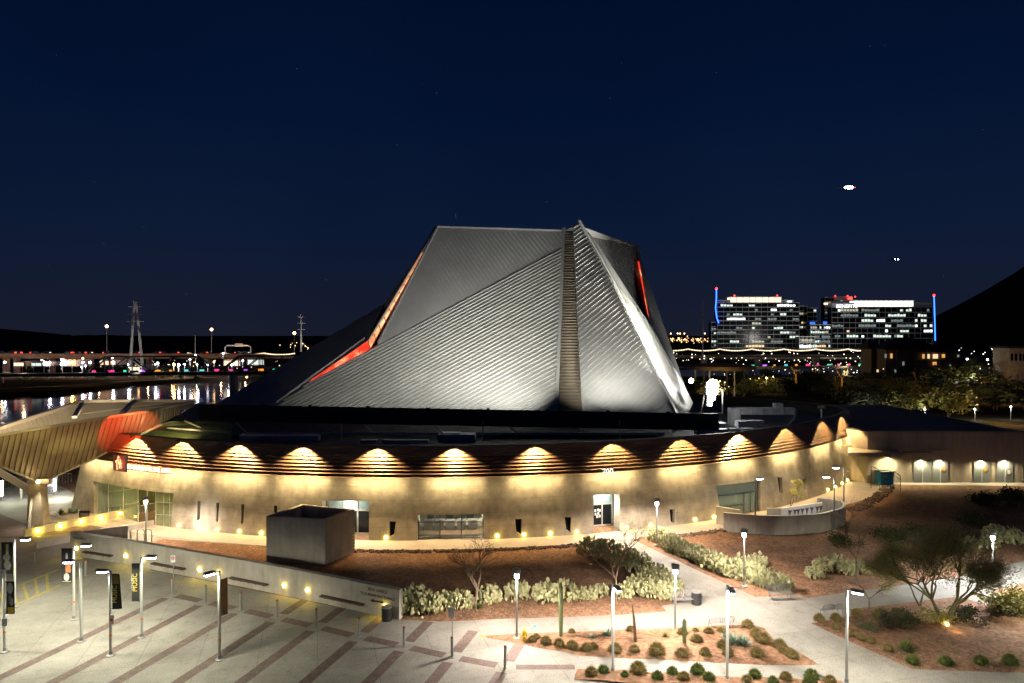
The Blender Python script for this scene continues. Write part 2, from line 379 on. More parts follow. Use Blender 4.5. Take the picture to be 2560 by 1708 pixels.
# hatched yellow lane marks at the plaza's edge
g = MB(); A = [(0, 1480), (145, 1425)]; B = [(0, 1530), (150, 1463)]
def strip(p, q, w_, z=.03):
    p, q = G(*p, z), G(*q, z); t = (q - p).normalized(); n = V((-t.y, t.x, 0)) * w_; g.poly([p - n, q - n, q + n, p + n])
strip((-60, 1505), (146, 1424), .14); strip((-60, 1556), (152, 1462), .14)
for k in range(7):
    f = k / 7; strip((-60 + 206 * f, 1505 - 81 * f), (-30 + 175 * f, 1542 - 72 * f), .1)
setp(g.build('lane_marking', M['yline']), kind='structure')
def flat(name, pts, z, m): g = MB(); g.poly([G(*p, z) for p in pts]); return setp(g.build(name, m), kind='structure')
flat('asphalt_road', [(-500, 1345), (60, 1345), (150, 1335), (300, 1318), (300, 1300), (60, 1308), (0, 1285), (-500, 1300)], .03, mat('reddish_paving', (.17, .115, .09), .9, fine=9))

# ================================================================ plan of the round building
def dr(px, py, off=lambda z: 0):          # the spot on the round wall that a direction meets: angle, height
    z = 3
    for _ in range(6):
        r = R0 + off(z); d = ray(px, py); ox, oy = -CX, -CY
        a = d.x ** 2 + d.y ** 2; b_ = 2 * (ox * d.x + oy * d.y); c_ = ox * ox + oy * oy - r * r
        t = (-b_ - math.sqrt(max(0, b_ * b_ - 4 * a * c_))) / (2 * a); z = 20 + d.z * t
    return math.atan2(d.x * t - CX, CY - d.y * t), z
def cp(th, r, z=0): return V((CX + r * math.sin(th), CY - r * math.cos(th), z))
ZW, ZT = 5.86, 8.93
woff = lambda z: .85 - 1.3 * min(z, ZW) / ZW
thL = dr(176, 1276, woff)[0]; thR = math.radians(53)
path = [cp(thL + (thR - thL) * i / 110, R0) for i in range(111)]
nrm = [V((math.sin(thL + (thR - thL) * i / 110), -math.cos(thL + (thR - thL) * i / 110), 0)) for i in range(111)]
tail = [V(p) for p in ((49.1, 98.6, 0), (49.8, 102.5, 0), (49.2, 106.5, 0), (47, 110.5, 0), (44, 114.5, 0), (40, 119, 0), (34, 125, 0), (26, 132, 0), (16, 139, 0))]
full = path + tail; nf = list(nrm)
for i in range(len(path), len(full)):
    t = (full[min(i + 1, len(full) - 1)] - full[i - 1]).normalized(); nf.append(V((t.y, -t.x, 0)))
arts = thing('arts_centre', 'round concrete arts centre with a folded grey metal roof and lit bronze rim', 'arts centre', (CX, CY, 0))
g = MB().sweep(full, nf, [(.85, -.05), (-.45, ZW), (-.45, ZW + .5), (-.95, ZW + .5), (-.45, -.05)][::-1])
wallo = g.build('wall', M['wall'], arts); recalc(wallo)
# openings
OP = dict(
    slit=[[(494, 1253), (502, 1253), (499, 1298), (492, 1301)], [(541, 1257), (548, 1257), (545, 1303), (540, 1305)], [(603, 1261), (611, 1261), (608, 1307), (602, 1311)], [(684, 1265), (693, 1265), (691, 1312), (685, 1316)],
          [(973, 1304), (990, 1304), (985, 1338), (974, 1342)], [(1288, 1298), (1305, 1298), (1303, 1336), (1291, 1331)], [(1412, 1293), (1429, 1293), (1427, 1332), (1416, 1324)], [(1674, 1274), (1687, 1273), (1687, 1308), (1677, 1305)],
          [(1944, 1194), (1956, 1193), (1958, 1236), (1949, 1230)], [(2007, 1198), (2016, 1197), (2017, 1226), (2010, 1229)], [(2115, 1165), (2121, 1164), (2121, 1181), (2118, 1183)]],
    kitchen=[[(1043, 1287), (1210, 1285), (1210, 1348), (1043, 1352)]],
    door=[[(805, 1252), (923, 1253), (922, 1357), (805, 1357)], [(1484, 1238), (1549, 1235), (1549, 1337), (1484, 1342)]],
    corner=[[(1790, 1215), (1902, 1202), (1908, 1300), (1806, 1308)]],
    entry=[[(233, 1203), (382, 1229), (434, 1233), (426, 1334), (236, 1304)]])
def cutter(q, r1, r2):
    a = [dr(x, y, woff) for x, y in q]; n = len(a); dense = []
    for i in range(n):
        for j in range(6): dense.append(tuple(a[i][k] + (a[(i + 1) % n][k] - a[i][k]) * j / 6 for k in (0, 1)))
    m = len(dense); vs = [cp(t, R0 + r1, z) for t, z in dense] + [cp(t, R0 + r2, z) for t, z in dense]
    o = MB().add(vs, [tuple(range(m)), tuple(range(m, 2 * m))[::-1]] + [((i + 1) % m, i, m + i, m + (i + 1) % m) for i in range(m)]).build('cut', M['conc']); recalc(o); return o
cuts = [cutter(q, 2.2, -2.5) for l in OP.values() for q in l]
cc = bpy.data.collections.new('cuts')
for c in cuts: cc.objects.link(c)
md = wallo.modifiers.new('b', 'BOOLEAN'); md.operand_type = 'COLLECTION'; md.collection = cc; md.solver = 'EXACT'
bpy.context.view_layer.update()
me = bpy.data.meshes.new_from_object(wallo.evaluated_get(bpy.context.evaluated_depsgraph_get())); wallo.modifiers.clear(); wallo.data = me; me.name = 'wall'
for c in cuts: bpy.data.objects.remove(c)
bpy.data.collections.remove(cc)
if not me.materials: me.materials.append(M['wall'])
def cyl_panel(q, dr_, m, name, parent, thick=.04):     # a pane that follows an opening, set back dr_ from the wall
    a = [dr(x, y, woff) for x, y in q]; vs = []
    for o_ in (0, -thick): vs += [cp(t, R0 + woff(z) + dr_ + o_, z) for t, z in a]
    n = len(a); return MB().add(vs, [tuple(range(n)), tuple(range(n, 2 * n))[::-1]] + [((i + 1) % n, i, n + i, n + (i + 1) % n) for i in range(n)]).build(name, m, parent)
def wp(px, py, o_): t, z = dr(px, py, woff); return cp(t, R0 + woff(z) + o_, z)
# slit windows: dark glass at the back of a deep slot
for q in OP['slit']: cyl_panel([(x + (2 if i in (0, 3) else 1), y) for i, (x, y) in enumerate(q)] if 0 else q, -.42, M['gdark'], 'slit_window', arts)
# kitchen window with a lit room behind
def room(q, depth, m, name, parent, z0=None, z1=None):
    t0, _ = dr(*q[0], woff); t1, _ = dr(*q[1], woff); zt = dr(*q[0], woff)[1] + .15; zb = dr(*q[3], woff)[1] - .1
    r1, r2 = R0 - .75, R0 - depth; g = MB(); A = [cp(t0 - .004, r1), cp(t1 + .004, r1), cp(t1 + .004, r2), cp(t0 - .004, r2)]
    Z = lambda p, z: V((p.x, p.y, z))
    g.poly([Z(A[0], zb), Z(A[1], zb), Z(A[2], zb), Z(A[3], zb)]); g.poly([Z(A[0], zt), Z(A[3], zt), Z(A[2], zt), Z(A[1], zt)])
    for i, j in ((1, 2), (2, 3), (3, 0)): g.poly([Z(A[i], zb), Z(A[j], zb), Z(A[j], zt), Z(A[i], zt)])
    return g.build(name, m, parent), zb, zt, (t0, t1)
q = OP['kitchen'][0]; _, zb, zt, (t0, t1) = room(q, 4.2, M['cream'], 'kitchen_room', arts)
kw = cyl_panel(q, -.4, M['glass'], 'window', arts)
g = MB()
for i in range(4): a = q[0][0] + (q[1][0] - q[0][0]) * (.01 + i * .98 / 3); g.beam(wp(a, 1286, -.36), wp(a, 1351, -.36), .07, .08)
for y in (1287.5, 1307, 1340, 1350): g.beam(wp(1043, y + 1, -.35), wp(1210, y, -.35), .06, .06)
g.build('window_frame', M['dframe'], kw)
g = MB()
for i in range(5):
    t = t0 + (t1 - t0) * (.12 + .18 * i); c = cp(t, R0 - 3.2, zb + .5); g.box(c, (.9, .8, 1.0), t); g.box(cp(t, R0 - 3.6, zb + 1.75), (1.0, .3, .5), t)
g.build('kitchen_counter', M['steel'], arts)
g = MB()
for i, f in enumerate((.18, .47, .8)): t = t0 + (t1 - t0) * f; g.box(cp(t, R0 - 1.7, zt - .55), (.7, .7, .9), t)
g.build('extractor_hood', M['black'], arts)
for f in (.5, .85): light('POINT', cp(t0 + (t1 - t0) * f, R0 - 2.6, zt - .35), 600, (1, .95, .75), arts, radius=.15)
light('AREA', cp(dr(1160, 1300, woff)[0], R0 - 2.0, 3.2), 1800, (.95, 1, .8), arts, target=cp(dr(1160, 1300, woff)[0], R0 - 3.6, 1.6), size=(3, .4))
# doorways
for k, q in enumerate(OP['door']):
    _, zb, zt, (t0, t1) = room(q, 1.9 if k else 1.6, M['plast'] if k else M['cream'], 'porch', arts)
    ro, g = R0 - (1.75 if k else 1.45), MB()
    for f in ((.2, .6, 1.0) if k else (0, .35, .66, 1.0)):
        t = t0 + (t1 - t0) * f; g.beam(cp(t, ro, 0), cp(t, ro, zt), .12, .1)
    for z in ((2.25, zt - .2, .05) if k else (2.35, zt - .2, .05)): g.beam(cp(t0, ro, z), cp(t1, ro, z), .1, .12)
    door = g.build('door_frame', M['frame'], arts)
    fl = ((.22, .58), (.62, .98)) if k else ((.02, .33), (.37, .64), (.68, .98))
    g = MB()
    for a, b2 in fl: g.add([cp(t0 + (t1 - t0) * a, ro - .02, .1), cp(t0 + (t1 - t0) * b2, ro - .02, .1), cp(t0 + (t1 - t0) * b2, ro - .02, 2.2), cp(t0 + (t1 - t0) * a, ro - .02, 2.2)], [(0, 1, 2, 3)])
    g.build('door', M['gdark'], arts)
    g = MB()
    for a, b2 in fl: g.add([cp(t0 + (t1 - t0) * a, ro - .02, 2.35), cp(t0 + (t1 - t0) * b2, ro - .02, 2.35), cp(t0 + (t1 - t0) * b2, ro - .02, zt - .3), cp(t0 + (t1 - t0) * a, ro - .02, zt - .3)], [(0, 1, 2, 3)])
    g.build('transom_window', mat('pale_glass', (.3, .42, .42), .3), arts)
    tm = (t0 + t1) / 2
    if k:
        g = MB()
        for i, (a, z) in enumerate(((.32, 1.62), (.43, 1.66), (.5, 1.6), (.33, 1.25), (.44, 1.3), (.4, .98), (.5, 1.02))): g.box(cp(t0 + (t1 - t0) * a, ro + .03, z), (.2, .01, .27), tm)
        g.build('door_notice', M['white'], arts)
    g = MB(); g.box(cp(tm, R0 - .95, zt - .06), (.8, .3, .08), tm); dl = g.build('ceiling_light', M['lampw'], arts)
    light('SPOT', cp(tm, R0 - .9 + .3, zt - .2), 1400 if k else 900, (1, .93, .72), arts, target=cp(tm, R0 + .7, 0), angle=150, blend=.6, radius=.2)
    light('POINT', cp(tm, R0 - 1.0, zt - .5), 130, (1, .95, .75), arts, radius=.15)
# corner window and its lit jamb
q = [(1792, 1216), (1900, 1203), (1902, 1290), (1806, 1306)]
room(OP['corner'][0], 3.5, mat('dark_interior', (.06, .06, .05), .9), 'foyer_room', arts); kw = cyl_panel(q, -.5, M['glass'], 'window', arts)
g = MB()
for x in (1795, 1868, 1884, 1901): g.beam(wp(x, 1216 if x < 1868 else (1236 if x < 1901 else 1205), -.45), wp(x, 1300, -.45), .08, .08)
g.beam(wp(1794, 1243, -.44), wp(1901, 1230, -.44), .08, .08); g.beam(wp(1800, 1272, -.44), wp(1868, 1263, -.44), .08, .08)
g.build('window_frame', M['dframe'], kw)
# main entrance glazing
q = OP['entry'][0]; room([q[0], q[2], q[2], q[4]], 6, mat('olive_interior', (.26, .25, .11), .8), 'lobby_room', arts)
kw = cyl_panel([(234, 1204), (338, 1221), (338, 1326), (236, 1300)], -.45, M['glass'], 'entrance_glazing', arts)
g = MB()
for x in (262, 300, 337): g.beam(wp(x, 1206 + (x - 234) * .165, -.4), wp(x, 1320, -.4), .09, .09)
g.beam(wp(262, 1232, -.4), wp(338, 1222, -.4), .07, .07); g.beam(wp(262, 1270, -.4), wp(338, 1258, -.4), .07, .07)
for x in (360, 383): g.beam(wp(x, 1226, -.4), wp(x, 1330, -.4), .1, .1)
g.build('glazing_frame', M['frame'], kw)
kw = cyl_panel([(384, 1230), (433, 1234), (425, 1333), (385, 1327)], -.3, mat('lit_glass', (.28, .32, .17), .25), 'side_glazing', arts)
g = MB()
for x, y in ((384, 1230), (404, 1232), (419, 1233), (432, 1234)): g.beam(wp(x, y, -.26), wp(x - (8 if x > 425 else 0), y + 96, -.26), .06, .06)
for y in (1257, 1288): g.beam(wp(384, y, -.25), wp(429, y + 2, -.25), .06, .06)
g.build('glazing_frame', M['frame'], kw)
light('POINT', cp(dr(300, 1250, woff)[0], R0 - 3, 3.2), 420, (1, .95, .45), arts, radius=.3)
light('POINT', cp(dr(408, 1250, woff)[0], R0 + .9, 4.6), 60, (1, .95, .5), arts, radius=.1)
# bronze rim of lapped boards that leans back
g = MB(); nb = 9
for i in range(nb):
    z0 = ZW - .02 + (ZT - ZW) * i / nb; z1 = ZW + (ZT - ZW) * (i + 1) / nb; f = i / nb
    o1 = .12 - .5 * f + .0; o2 = .12 - .5 * (f + 1 / nb); lip = .25 - .19 * f; gap = .17 - .14 * f
    g.sweep(full, nf, [(o1 + lip, z0 + gap), (o2 + .0, z1 + .02), (o2 - .12, z1 + .02), (o1 - .05, z0 + gap)][::-1])
rim = g.build('rim_cladding', M['bronze'], arts); recalc(rim)
g = MB(); g.sweep(full, nf, [(-.36, ZW), (-.42, ZT + .1), (-.8, ZT + .1), (-.8, ZW)][::-1]); recalc(g.build('parapet', M['black'], arts))
# roof deck
deck = [tuple(p + n * -.8)[:2] for p, n in zip(full[::3], nf[::3])] + [(0, 150), (-35, 145), (-50, 108)]
g = MB(); g.prism(deck, 7.3, 7.6); recalc(g.build('roof_deck', M['roofing'], arts))
# ---- rim lamps
lx = [(240, 1112), (338, 1106), (452, 1108), (594, 1113), (754, 1117), (942, 1119), (1136, 1119), (1340, 1112), (1534, 1105), (1706, 1095), (1850, 1085), (1968, 1073), (2060, 1058), (2108, 1046)]
ths = [dr(x, y)[0] for x, y in lx]
for k, th in enumerate(ths):
    a = cp(th, R0 - .55, ZT + .12); c = cp(th, R0 + .36, ZT + .14)
    g = MB(); g.beam(a, c, .05, .05); g.box(c - V((0, 0, .08)), (.22, .2, .2), th)
    o = g.build('rim_lamp', M['black'], arts)
    light('SPOT', c - V((0, 0, .24)), 3300 * R.uniform(.85, 1.15), (1, .66, .3), arts, target=cp(th, R0 - 1.1, ZT - 5), angle=126, blend=.3, radius=.05)
    t = th; a = cp(t, R0 + .42, ZW + .1)
    light('AREA', cp(t, R0 + .5, ZW - .06), 185, (1, .76, .36), arts, target=cp(t, R0 - 1.1, 3.4), size=(5.2, .08))
# ---- step lights at the foot of the wall
for x, y in ((447, 1322), (494, 1327), (543, 1331), (598, 1335), (653, 1338), (965, 1348), (1243, 1343), (1310, 1340), (1376, 1337), (1442, 1334), (1568, 1325), (1628, 1320), (1739, 1308), (1786, 1303), (1794, 1302), (2074, 1247), (2093, 1240), (2110, 1233), (2124, 1226), (2134, 1219), (2141, 1212)):
    t, z = dr(x, y, woff); z = max(.35, min(z, .7)); c = cp(t, R0 + woff(z) + .03, z)
    g = MB(); g.ball(c, .15, 8, 6); g.build('step_light', M['lampy'], arts)
    light('SPOT', c + V((math.sin(t), -math.cos(t), 0)) * .12, 95, (1, .74, .08), arts, target=cp(t, R0 + woff(0) + 1.6, -.2), angle=150, blend=.5, radius=.04)
# white wash on the wall between the two slits
wc = wp(520, 1290, 1.3); light('SPOT', cp(dr(512, 1290, woff)[0], R0 + 3.6, .35), 700, (1, .93, .8), arts, target=wp(512, 1300, 0), angle=75, blend=.9, radius=.2)
# house number on the rim, given emission so that it reads
t, z = dr(1513, 1176); o_ = cp(t, R0 + .62, z - .3); text_mb('700', .85, o_, (math.cos(t), math.sin(t), 0), (0, 0, 1), .06).build('number', emis('emissive_number', (1, .95, .85), 1.6), arts)
# ================================================================ the folded roof
def ribbed(name, poly, d, step, h, m, parent=arts, flip=False, thick=.25, nhint=None):
    """poly: coplanar points; strips run along d, each strip rises to a lapped seam of height h"""
    n = V((0, 0, 0))
    for i in range(1, len(poly) - 1): n += (poly[i] - poly[0]).cross(poly[i + 1] - poly[0])
    n.normalize()
    if n.dot((nhint or E0) - poly[0]) < 0: n = -n
    d = (d - n * d.dot(n)).normalized(); w_ = n.cross(d)
    if flip: w_ = -w_
    us = [p.dot(w_) for p in poly]; u0, u1 = min(us), max(us); g = MB(); u = u0
    def clip(pl, lim, s_):
        out = []
        for i in range(len(pl)):
            a, b2 = pl[i], pl[(i + 1) % len(pl)]; fa, fb = (a.dot(w_) - lim) * s_, (b2.dot(w_) - lim) * s_
            if fa >= 0: out.append(a)
            if fa * fb < 0: out.append(a.lerp(b2, fa / (fa - fb)))
        return out
    while u < u1:
        s_ = clip(clip(poly, u, 1), u + step, -1)
        if len(s_) > 2:
            top = [p + n * (h * (p.dot(w_) - u) / step) for p in s_]
            k = len(s_); g.add(top + [p - n * .05 for p in s_], [tuple(range(k))] + [((i + 1) % k, i, k + i, k + (i + 1) % k) for i in range(k)])
        u += step
    o = g.build(name, m, parent); recalc(o); return o
S = 2350 / 2560
def OV(x, y, d): return P(x / S, y / S, d)
B1 = OV(1274, 950, 86); B0 = OV(632, 936, 101); T1 = OV(1291, 566, 105)
pl1 = plane3(B0, B1, T1)
on1 = lambda x, y: onplane(x / S, y / S, pl1)
J = on1(868, 790); Gb = on1(706, 882); J2 = on1(848, 806)
B1b = on1(1273, 985); B0b = on1(560, 985)
f1 = [B0b, B1b, T1, J, J2, Gb]
ribbed('roof_facet', f1, T1 - J, .66, .26, M['zinc'], flip=True)
TL = OV(1006, 521, 113); TR = OV(1292, 530, 108.5)
pl2 = plane3(J, T1, TL); on2 = lambda x, y: onplane(x / S, y / S, pl2)
TR = on2(1292, 530); TLa = on2(1006, 521)
ribbed('roof_facet', [J, T1, TR, TLa], on2(960, 600) - on2(1050, 740), .62, .1, M['zinc'])
# lantern strip that follows the left edge, with mullions
L0, L1 = on1(708, 883), on1(850, 806); Lt = on2(973, 583)
def lantern(a, b_, c_, d_, n, m, frame=True):           # glass quad a-b (lower edge), d-c (upper edge)
    gl = MB().add([a, b_, c_, d_], [(0, 1, 2, 3)]).build('lantern_glass', m, arts)
    g = MB()
    for i in range(n + 1): f = i / n; g.beam(a.lerp(b_, f), d_.lerp(c_, f), .1, .1)
    g.beam(a, b_, .1, .12); g.beam(d_, c_, .1, .12)
    return g.build('lantern_mullion', M['red'], arts)
off = V((0, 0, .3))
dd = lambda x, y, d: OV(x, y, d)
dl1 = L0.y + .5; dl2 = L1.y + .5
lantern(L0 + off, L1 + off, OV(845, 782, dl2 + 1.0), OV(716, 871, dl1 + .4), 6, M['glowred'])
lantern(L1 + off, Lt + off, OV(969, 580, Lt.y + 1.4), OV(845, 782, dl2 + 1.0), 11, M['glowamb'])
# eave fascia outside the lantern
ribbed('roof_fascia', [OV(840, 788, dl2 + 1.4), OV(850, 781, dl2 + 1.2), OV(1006, 521, TLa.y + .2), OV(998, 520, TLa.y + 2)], OV(1000, 521, 112) - OV(840, 788, 105), .35, .08, M['zinc_d'])
g = MB(); g.beam(OV(846, 783, dl2 + .9), OV(1004, 521, TLa.y + .3), .3, .35); g.beam(J + off * .6, TLa + off * .6, .25, .3); g.beam(TLa, TR, .3, .3); g.build('ridge_trim', M['zinc'], arts)
# the dark lower roof beyond on the left
D = [OV(480, 940, 118), OV(560, 940, 108), B0b + V((0, 0, 0)), Gb, J2 + V((-.4, .8, 0)), OV(850, 770, 112), OV(885, 697, 118)]
pd = plane3(OV(480, 925, 126), OV(640, 935, 102), OV(885, 697, 118)); ond = lambda x, y: onplane(x / S, y / S, pd)
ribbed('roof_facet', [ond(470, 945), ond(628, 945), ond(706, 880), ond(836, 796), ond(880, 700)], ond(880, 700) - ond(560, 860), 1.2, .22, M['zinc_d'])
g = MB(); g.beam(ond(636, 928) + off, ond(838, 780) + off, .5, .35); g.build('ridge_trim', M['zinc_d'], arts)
# recess with horizontal bronze louvres
C0, C1 = OV(1281, 985, 85.6), OV(1336, 985, 85.6); Ct0, Ct1 = OV(1296, 538, 106), OV(1314, 538, 106)
ribbed('louvre_column', [C0, C1, Ct1, Ct0], V((1, 0, 0)), .5, .2, M['louv'], flip=True)
g = MB(); g.beam(B1b + V((.1, -.2, 0)), TR + V((.1, -.2, .4)), .45, .3); g.build('edge_trim', M['zinc'], arts)
# the sail on the right of the recess
K0 = OV(1336, 985, 84.5); K1 = OV(1560, 985, 87); KT = OV(1326, 509, 106)
pl3 = plane3(K0, K1, KT); on3 = lambda x, y: onplane(x / S, y / S, pl3)
ribbed('roof_facet', [on3(1337, 985), on3(1562, 985), on3(1548, 948), on3(1400, 640), on3(1345, 541), on3(1327, 509), on3(1315, 516)], on3(1420, 700) - on3(1340, 765), .62, .17, M['zinc'], flip=True)
e = [on3(1562, 985), on3(1548, 948), on3(1400, 640), on3(1345, 541), on3(1327, 509)]
g = MB()
for a, c_ in zip(e, e[1:]): g.beam(a + V((.1, 0, .1)), c_ + V((.1, 0, .1)), .35, .5)
g.build('edge_trim', M['zinc'], arts)
# bright flank that turns away to the right
H = [OV(1562, 985, 87.6), OV(1549, 948, 88.6), OV(1400, 640, 99.2), OV(1340, 528, 105)]
back = [OV(1590, 925, 96), OV(1573, 890, 98), OV(1492, 745, 106), OV(1352, 533, 110)]
for i, (a, c_) in enumerate(((0, 1), (1, 2), (2, 3))):
    for tri in ([H[a], back[a], H[c_]], [back[a], back[c_], H[c_]]):
        ribbed('roof_flank', tri, H[c_] - H[a], .35, .05, M['zinc'], nhint=V((60, 70, 15)))
# dark upper faces at the back right, red lantern on the edge
ribbed('roof_facet', [OV(1346, 533, 110), OV(1461, 564, 124), OV(1483, 700, 120), OV(1488, 748, 113), OV(1480, 742, 111)], V((.1, 0, 1)), .7, .1, M['roofing'])  # the dark material stands in for shade on this facet
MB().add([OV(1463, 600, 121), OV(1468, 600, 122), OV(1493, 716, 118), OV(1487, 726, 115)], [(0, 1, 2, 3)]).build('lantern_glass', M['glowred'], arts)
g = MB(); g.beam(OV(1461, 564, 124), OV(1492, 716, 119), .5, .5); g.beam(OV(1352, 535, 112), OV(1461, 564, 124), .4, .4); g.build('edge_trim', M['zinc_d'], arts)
g = MB(); g.add([OV(1487, 712, 117), OV(1494, 715, 118), OV(1492, 760, 112), OV(1489, 750, 112)], [(0, 1, 2, 3)]); g.build('fascia_end', M['gutter'], arts)
# closing walls behind so the roof is a solid fold from other sides
top = [TLa, TR, V((KT.x, KT.y, KT.z - .5)), OV(1461, 566, 124)]
bk = [V((p.x + 3, p.y + 22, 8)) for p in top]
g = MB()
for i in range(3): g.poly([top[i], top[i + 1], bk[i + 1], bk[i]])
g.poly([ond(880, 700), TLa, bk[0], V((ond(470, 945).x, 150, 8))]); g.poly([back[1], back[2], top[3], bk[3]])
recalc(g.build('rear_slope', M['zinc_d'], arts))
g = MB(); g.tube([OV(1046, 521, 114), OV(1046, 490, 114)], .05, 5); g.build('mast', M['steel'], arts)
# ---- roof canopy of slats in front of the fold, posts, low clerestory with red light behind
cz0, cz1 = 9.75, 8.75
def can(x, f): y = 1013 + (x - 520) / 1270 * 23; a = P(x, y, 80.5); b_ = V((a.x * .975, a.y - 2.2, a.z - 1.5)); return a.lerp(b_, f)
xs = [500, 640, 755, 900, 1050, 1200, 1350, 1500, 1650, 1796]
cano = MB()
for x0, x1 in zip(xs, xs[1:]):
    for i in range(9): f = (i + .5) / 9; cano.beam(can(x0, f), can(x1, f), .06, .2)
cano.build('canopy_slat', M['black'], arts)
g = MB()
for x in xs: g.beam(can(x, 0), can(x, 1), .12, .14); 
g.beam(can(500, 0), can(1796, 0), .14, .18); g.beam(can(500, 1), can(1796, 1), .14, .18)
for x in xs[1:-1]: g.box(can(x + 20, 0) + V((0, 0, .12)), (.4, .2, .25))
g.build('canopy_frame', M['black'], arts)
for x in (853, 1207, 1549):
    a = P(x, 1052, 78.6); MB().tube([a, V((a.x, a.y, 7.6))], .09, 8).build('canopy_post', M['steel'], arts)
for x in (590, 905, 1080, 1265, 1432): a = P(x, 1058, 78.8); MB().beam(a, V((a.x + 1.2, a.y + .2, 8.5)), .12, .16).build('canopy_brace', M['duct'], arts)
g = MB(); g.beam(P(430, 1084, 81), P(1660, 1085, 81), .12, .35); g.build('roof_kerb', M['duct'], arts)
g = MB(); g.add([P(430, 1086, 81.2), P(1680, 1087, 81.2), P(1680, 1040, 88), P(430, 1040, 88)], [(0, 1, 2, 3)]); g.build('upper_deck', M['roofing'], arts)
g = MB(); a, b_ = P(680, 1066, 86), P(765, 1066, 86); g.add([a, b_, b_ + V((0, 0, .7)), a + V((0, 0, .7))], [(0, 1, 2, 3)]); g.build('clerestory_pane', emis('dim_red', (1, .12, .1), .35), arts)
g = MB()
for i in range(8): u = a.lerp(b_, i / 8) + V((0, -.2, 0)); v = a.lerp(b_, (i + 1) / 8) + V((0, -.2, 0)); g.beam(u, u.lerp(v, .5) + V((0, 0, .75)), .09, .09); g.beam(u.lerp(v, .5) + V((0, 0, .75)), v, .09, .09)
g.build('roof_truss', M['black'], arts)
# plant on the roof deck: things that stand on it
def eq(name, lab, parts, cat='duct', group='plant on the flat roof'):
    g = MB()
    for x0, x1, y0, y1, d, dp in parts:
        a, b_ = P(x0, y1, d), P(x1, y0, d); g.box(((a.x + b_.x) / 2, d + dp / 2, (a.z + b_.z) / 2), (b_.x - a.x, dp, b_.z - a.z))
    return g.build(name, M['duct'], label=lab, cat=cat, group=group)
for i, x in enumerate((1741, 1765, 1795, 1828, 1858)):
    eq('roof_duct', 'grey roof duct section %s behind the rim' % ('under the canopy end', 'next along from the canopy end', 'in the middle of the low row', 'near the far end of the low row', 'ending the low row')[i], [(x, x + 24 + i, 1076 - i, 1088 - i, 78 + i * .6, 1.2)])
eq('roof_duct', 'long overhead roof duct with a flared blue end', [(1850, 1990, 1021, 1037, 92, 1.4), (1828, 1852, 1022, 1066, 92, 1.6), (1941, 1958, 1010, 1037, 92.6, 1.4)] + [(1852 + 27 * i, 1853 + 27 * i, 1020, 1038, 91.9, .1) for i in range(6)])
eq('roof_duct', 'wide low duct boxes below the overhead roof duct', [(1846, 1864, 1054, 1070, 86, 1.5), (1865, 1893, 1053, 1070, 86, 1.5), (1894, 1912, 1053, 1066, 86, 1.5)])
eq('air_handler', 'squat grey air handler beside the dark roof void', [(1790, 1815, 1061, 1074, 83, 1.6), (1787, 1818, 1059, 1061, 82.8, 2)], 'air handler')
eq('air_handler', 'pale air handler with a dark hatch near the rim', [(1095, 1188, 1087, 1113, 78.5, 2), (1100, 1150, 1083, 1088, 79, 1.4)], 'air handler')
eq('roof_duct', 'long low duct behind the rim near the left canopy', [(600, 795, 1090, 1106, 79, 1.2), (598, 602, 1088, 1108, 78.9, 1.3)])
for i, (x, wd) in enumerate(((900, 40), (955, 60), (1015, 55))): eq('roof_duct', 'short grey duct %s the white hatch of the air handler' % ('farthest from', 'between the others before', 'next to')[i], [(x, x + wd, 1101, 1112, 77.5, 1)])
g = MB(); pts = [P(x, y, d) for x, y, d in ((1990, 1028, 92), (1986, 1045, 89), (1972, 1062, 86), (1950, 1072, 84), (1900, 1074, 83))]; g.tube(pts, .12, 6); g.build('roof_pipe', M['steel'], label='curved steel pipe dropping from the flared duct to the roof', cat='pipe')
g = MB(); a = P(2054, 1018, 92); g.tube([V((a.x, a.y, 7.6)), a], .12, 6); g.box(a, (.9, .3, .35)); g.build('roof_vent', M['duct'], label='thin vent pipe with a flat cap before the far parapet', cat='vent')
# ---- floodlight rack at the foot of the flank
fr = thing('floodlight_rack', 'steel rack of dazzling floodlights beside the foot of the metal roof', 'floodlight', P(1780, 1034, 88))
g = MB()
for x0, y0, x1, y1 in ((1752, 1034, 1764, 968), (1806, 1034, 1806, 975), (1764, 968, 1806, 975), (1752, 1034, 1806, 1034)): g.beam(P(x0, y0, 88), P(x1, y1, 88.6), .16, .16)
g.build('frame', M['black'], fr)
for x, y, s_ in ((1780, 962, 1.6), (1779, 978, 1.5), (1777, 993, 1.1), (1773, 1008, .7)):  # ball lenses stacked and oversized to read as glare
    c = P(x, y, 88.2); g = MB(); g.box(c, (s_, .45, .75)); g.build('lamp_housing', M['black'], fr); g = MB(); g.ball(c + V((0, -.3, 0)), s_ * .45, 12, 8); g.build('lamp_lens', emis('flood_glass', (1, .97, .9), 45), fr)
g = MB(); g.ball(P(1728, 952, 97), .35, 8, 6); g.build('lamp_lens', M['lampw'], fr)
pf = P(1772, 1000, 88)
light('SPOT', pf + V((0, -.5, 1)), 420000, (1, .96, .85), fr, target=back[1].lerp(H[2], .45), angle=72, blend=.9, radius=.3)
light('SPOT', pf + V((.3, .6, 1.5)), 150000, (1, .96, .85), fr, target=H[2].lerp(back[2], .15), angle=36, blend=.8, radius=.3)
light('POINT', pf + V((1.5, -.5, 1.6)), 500, (1, .95, .85), fr, radius=.2)
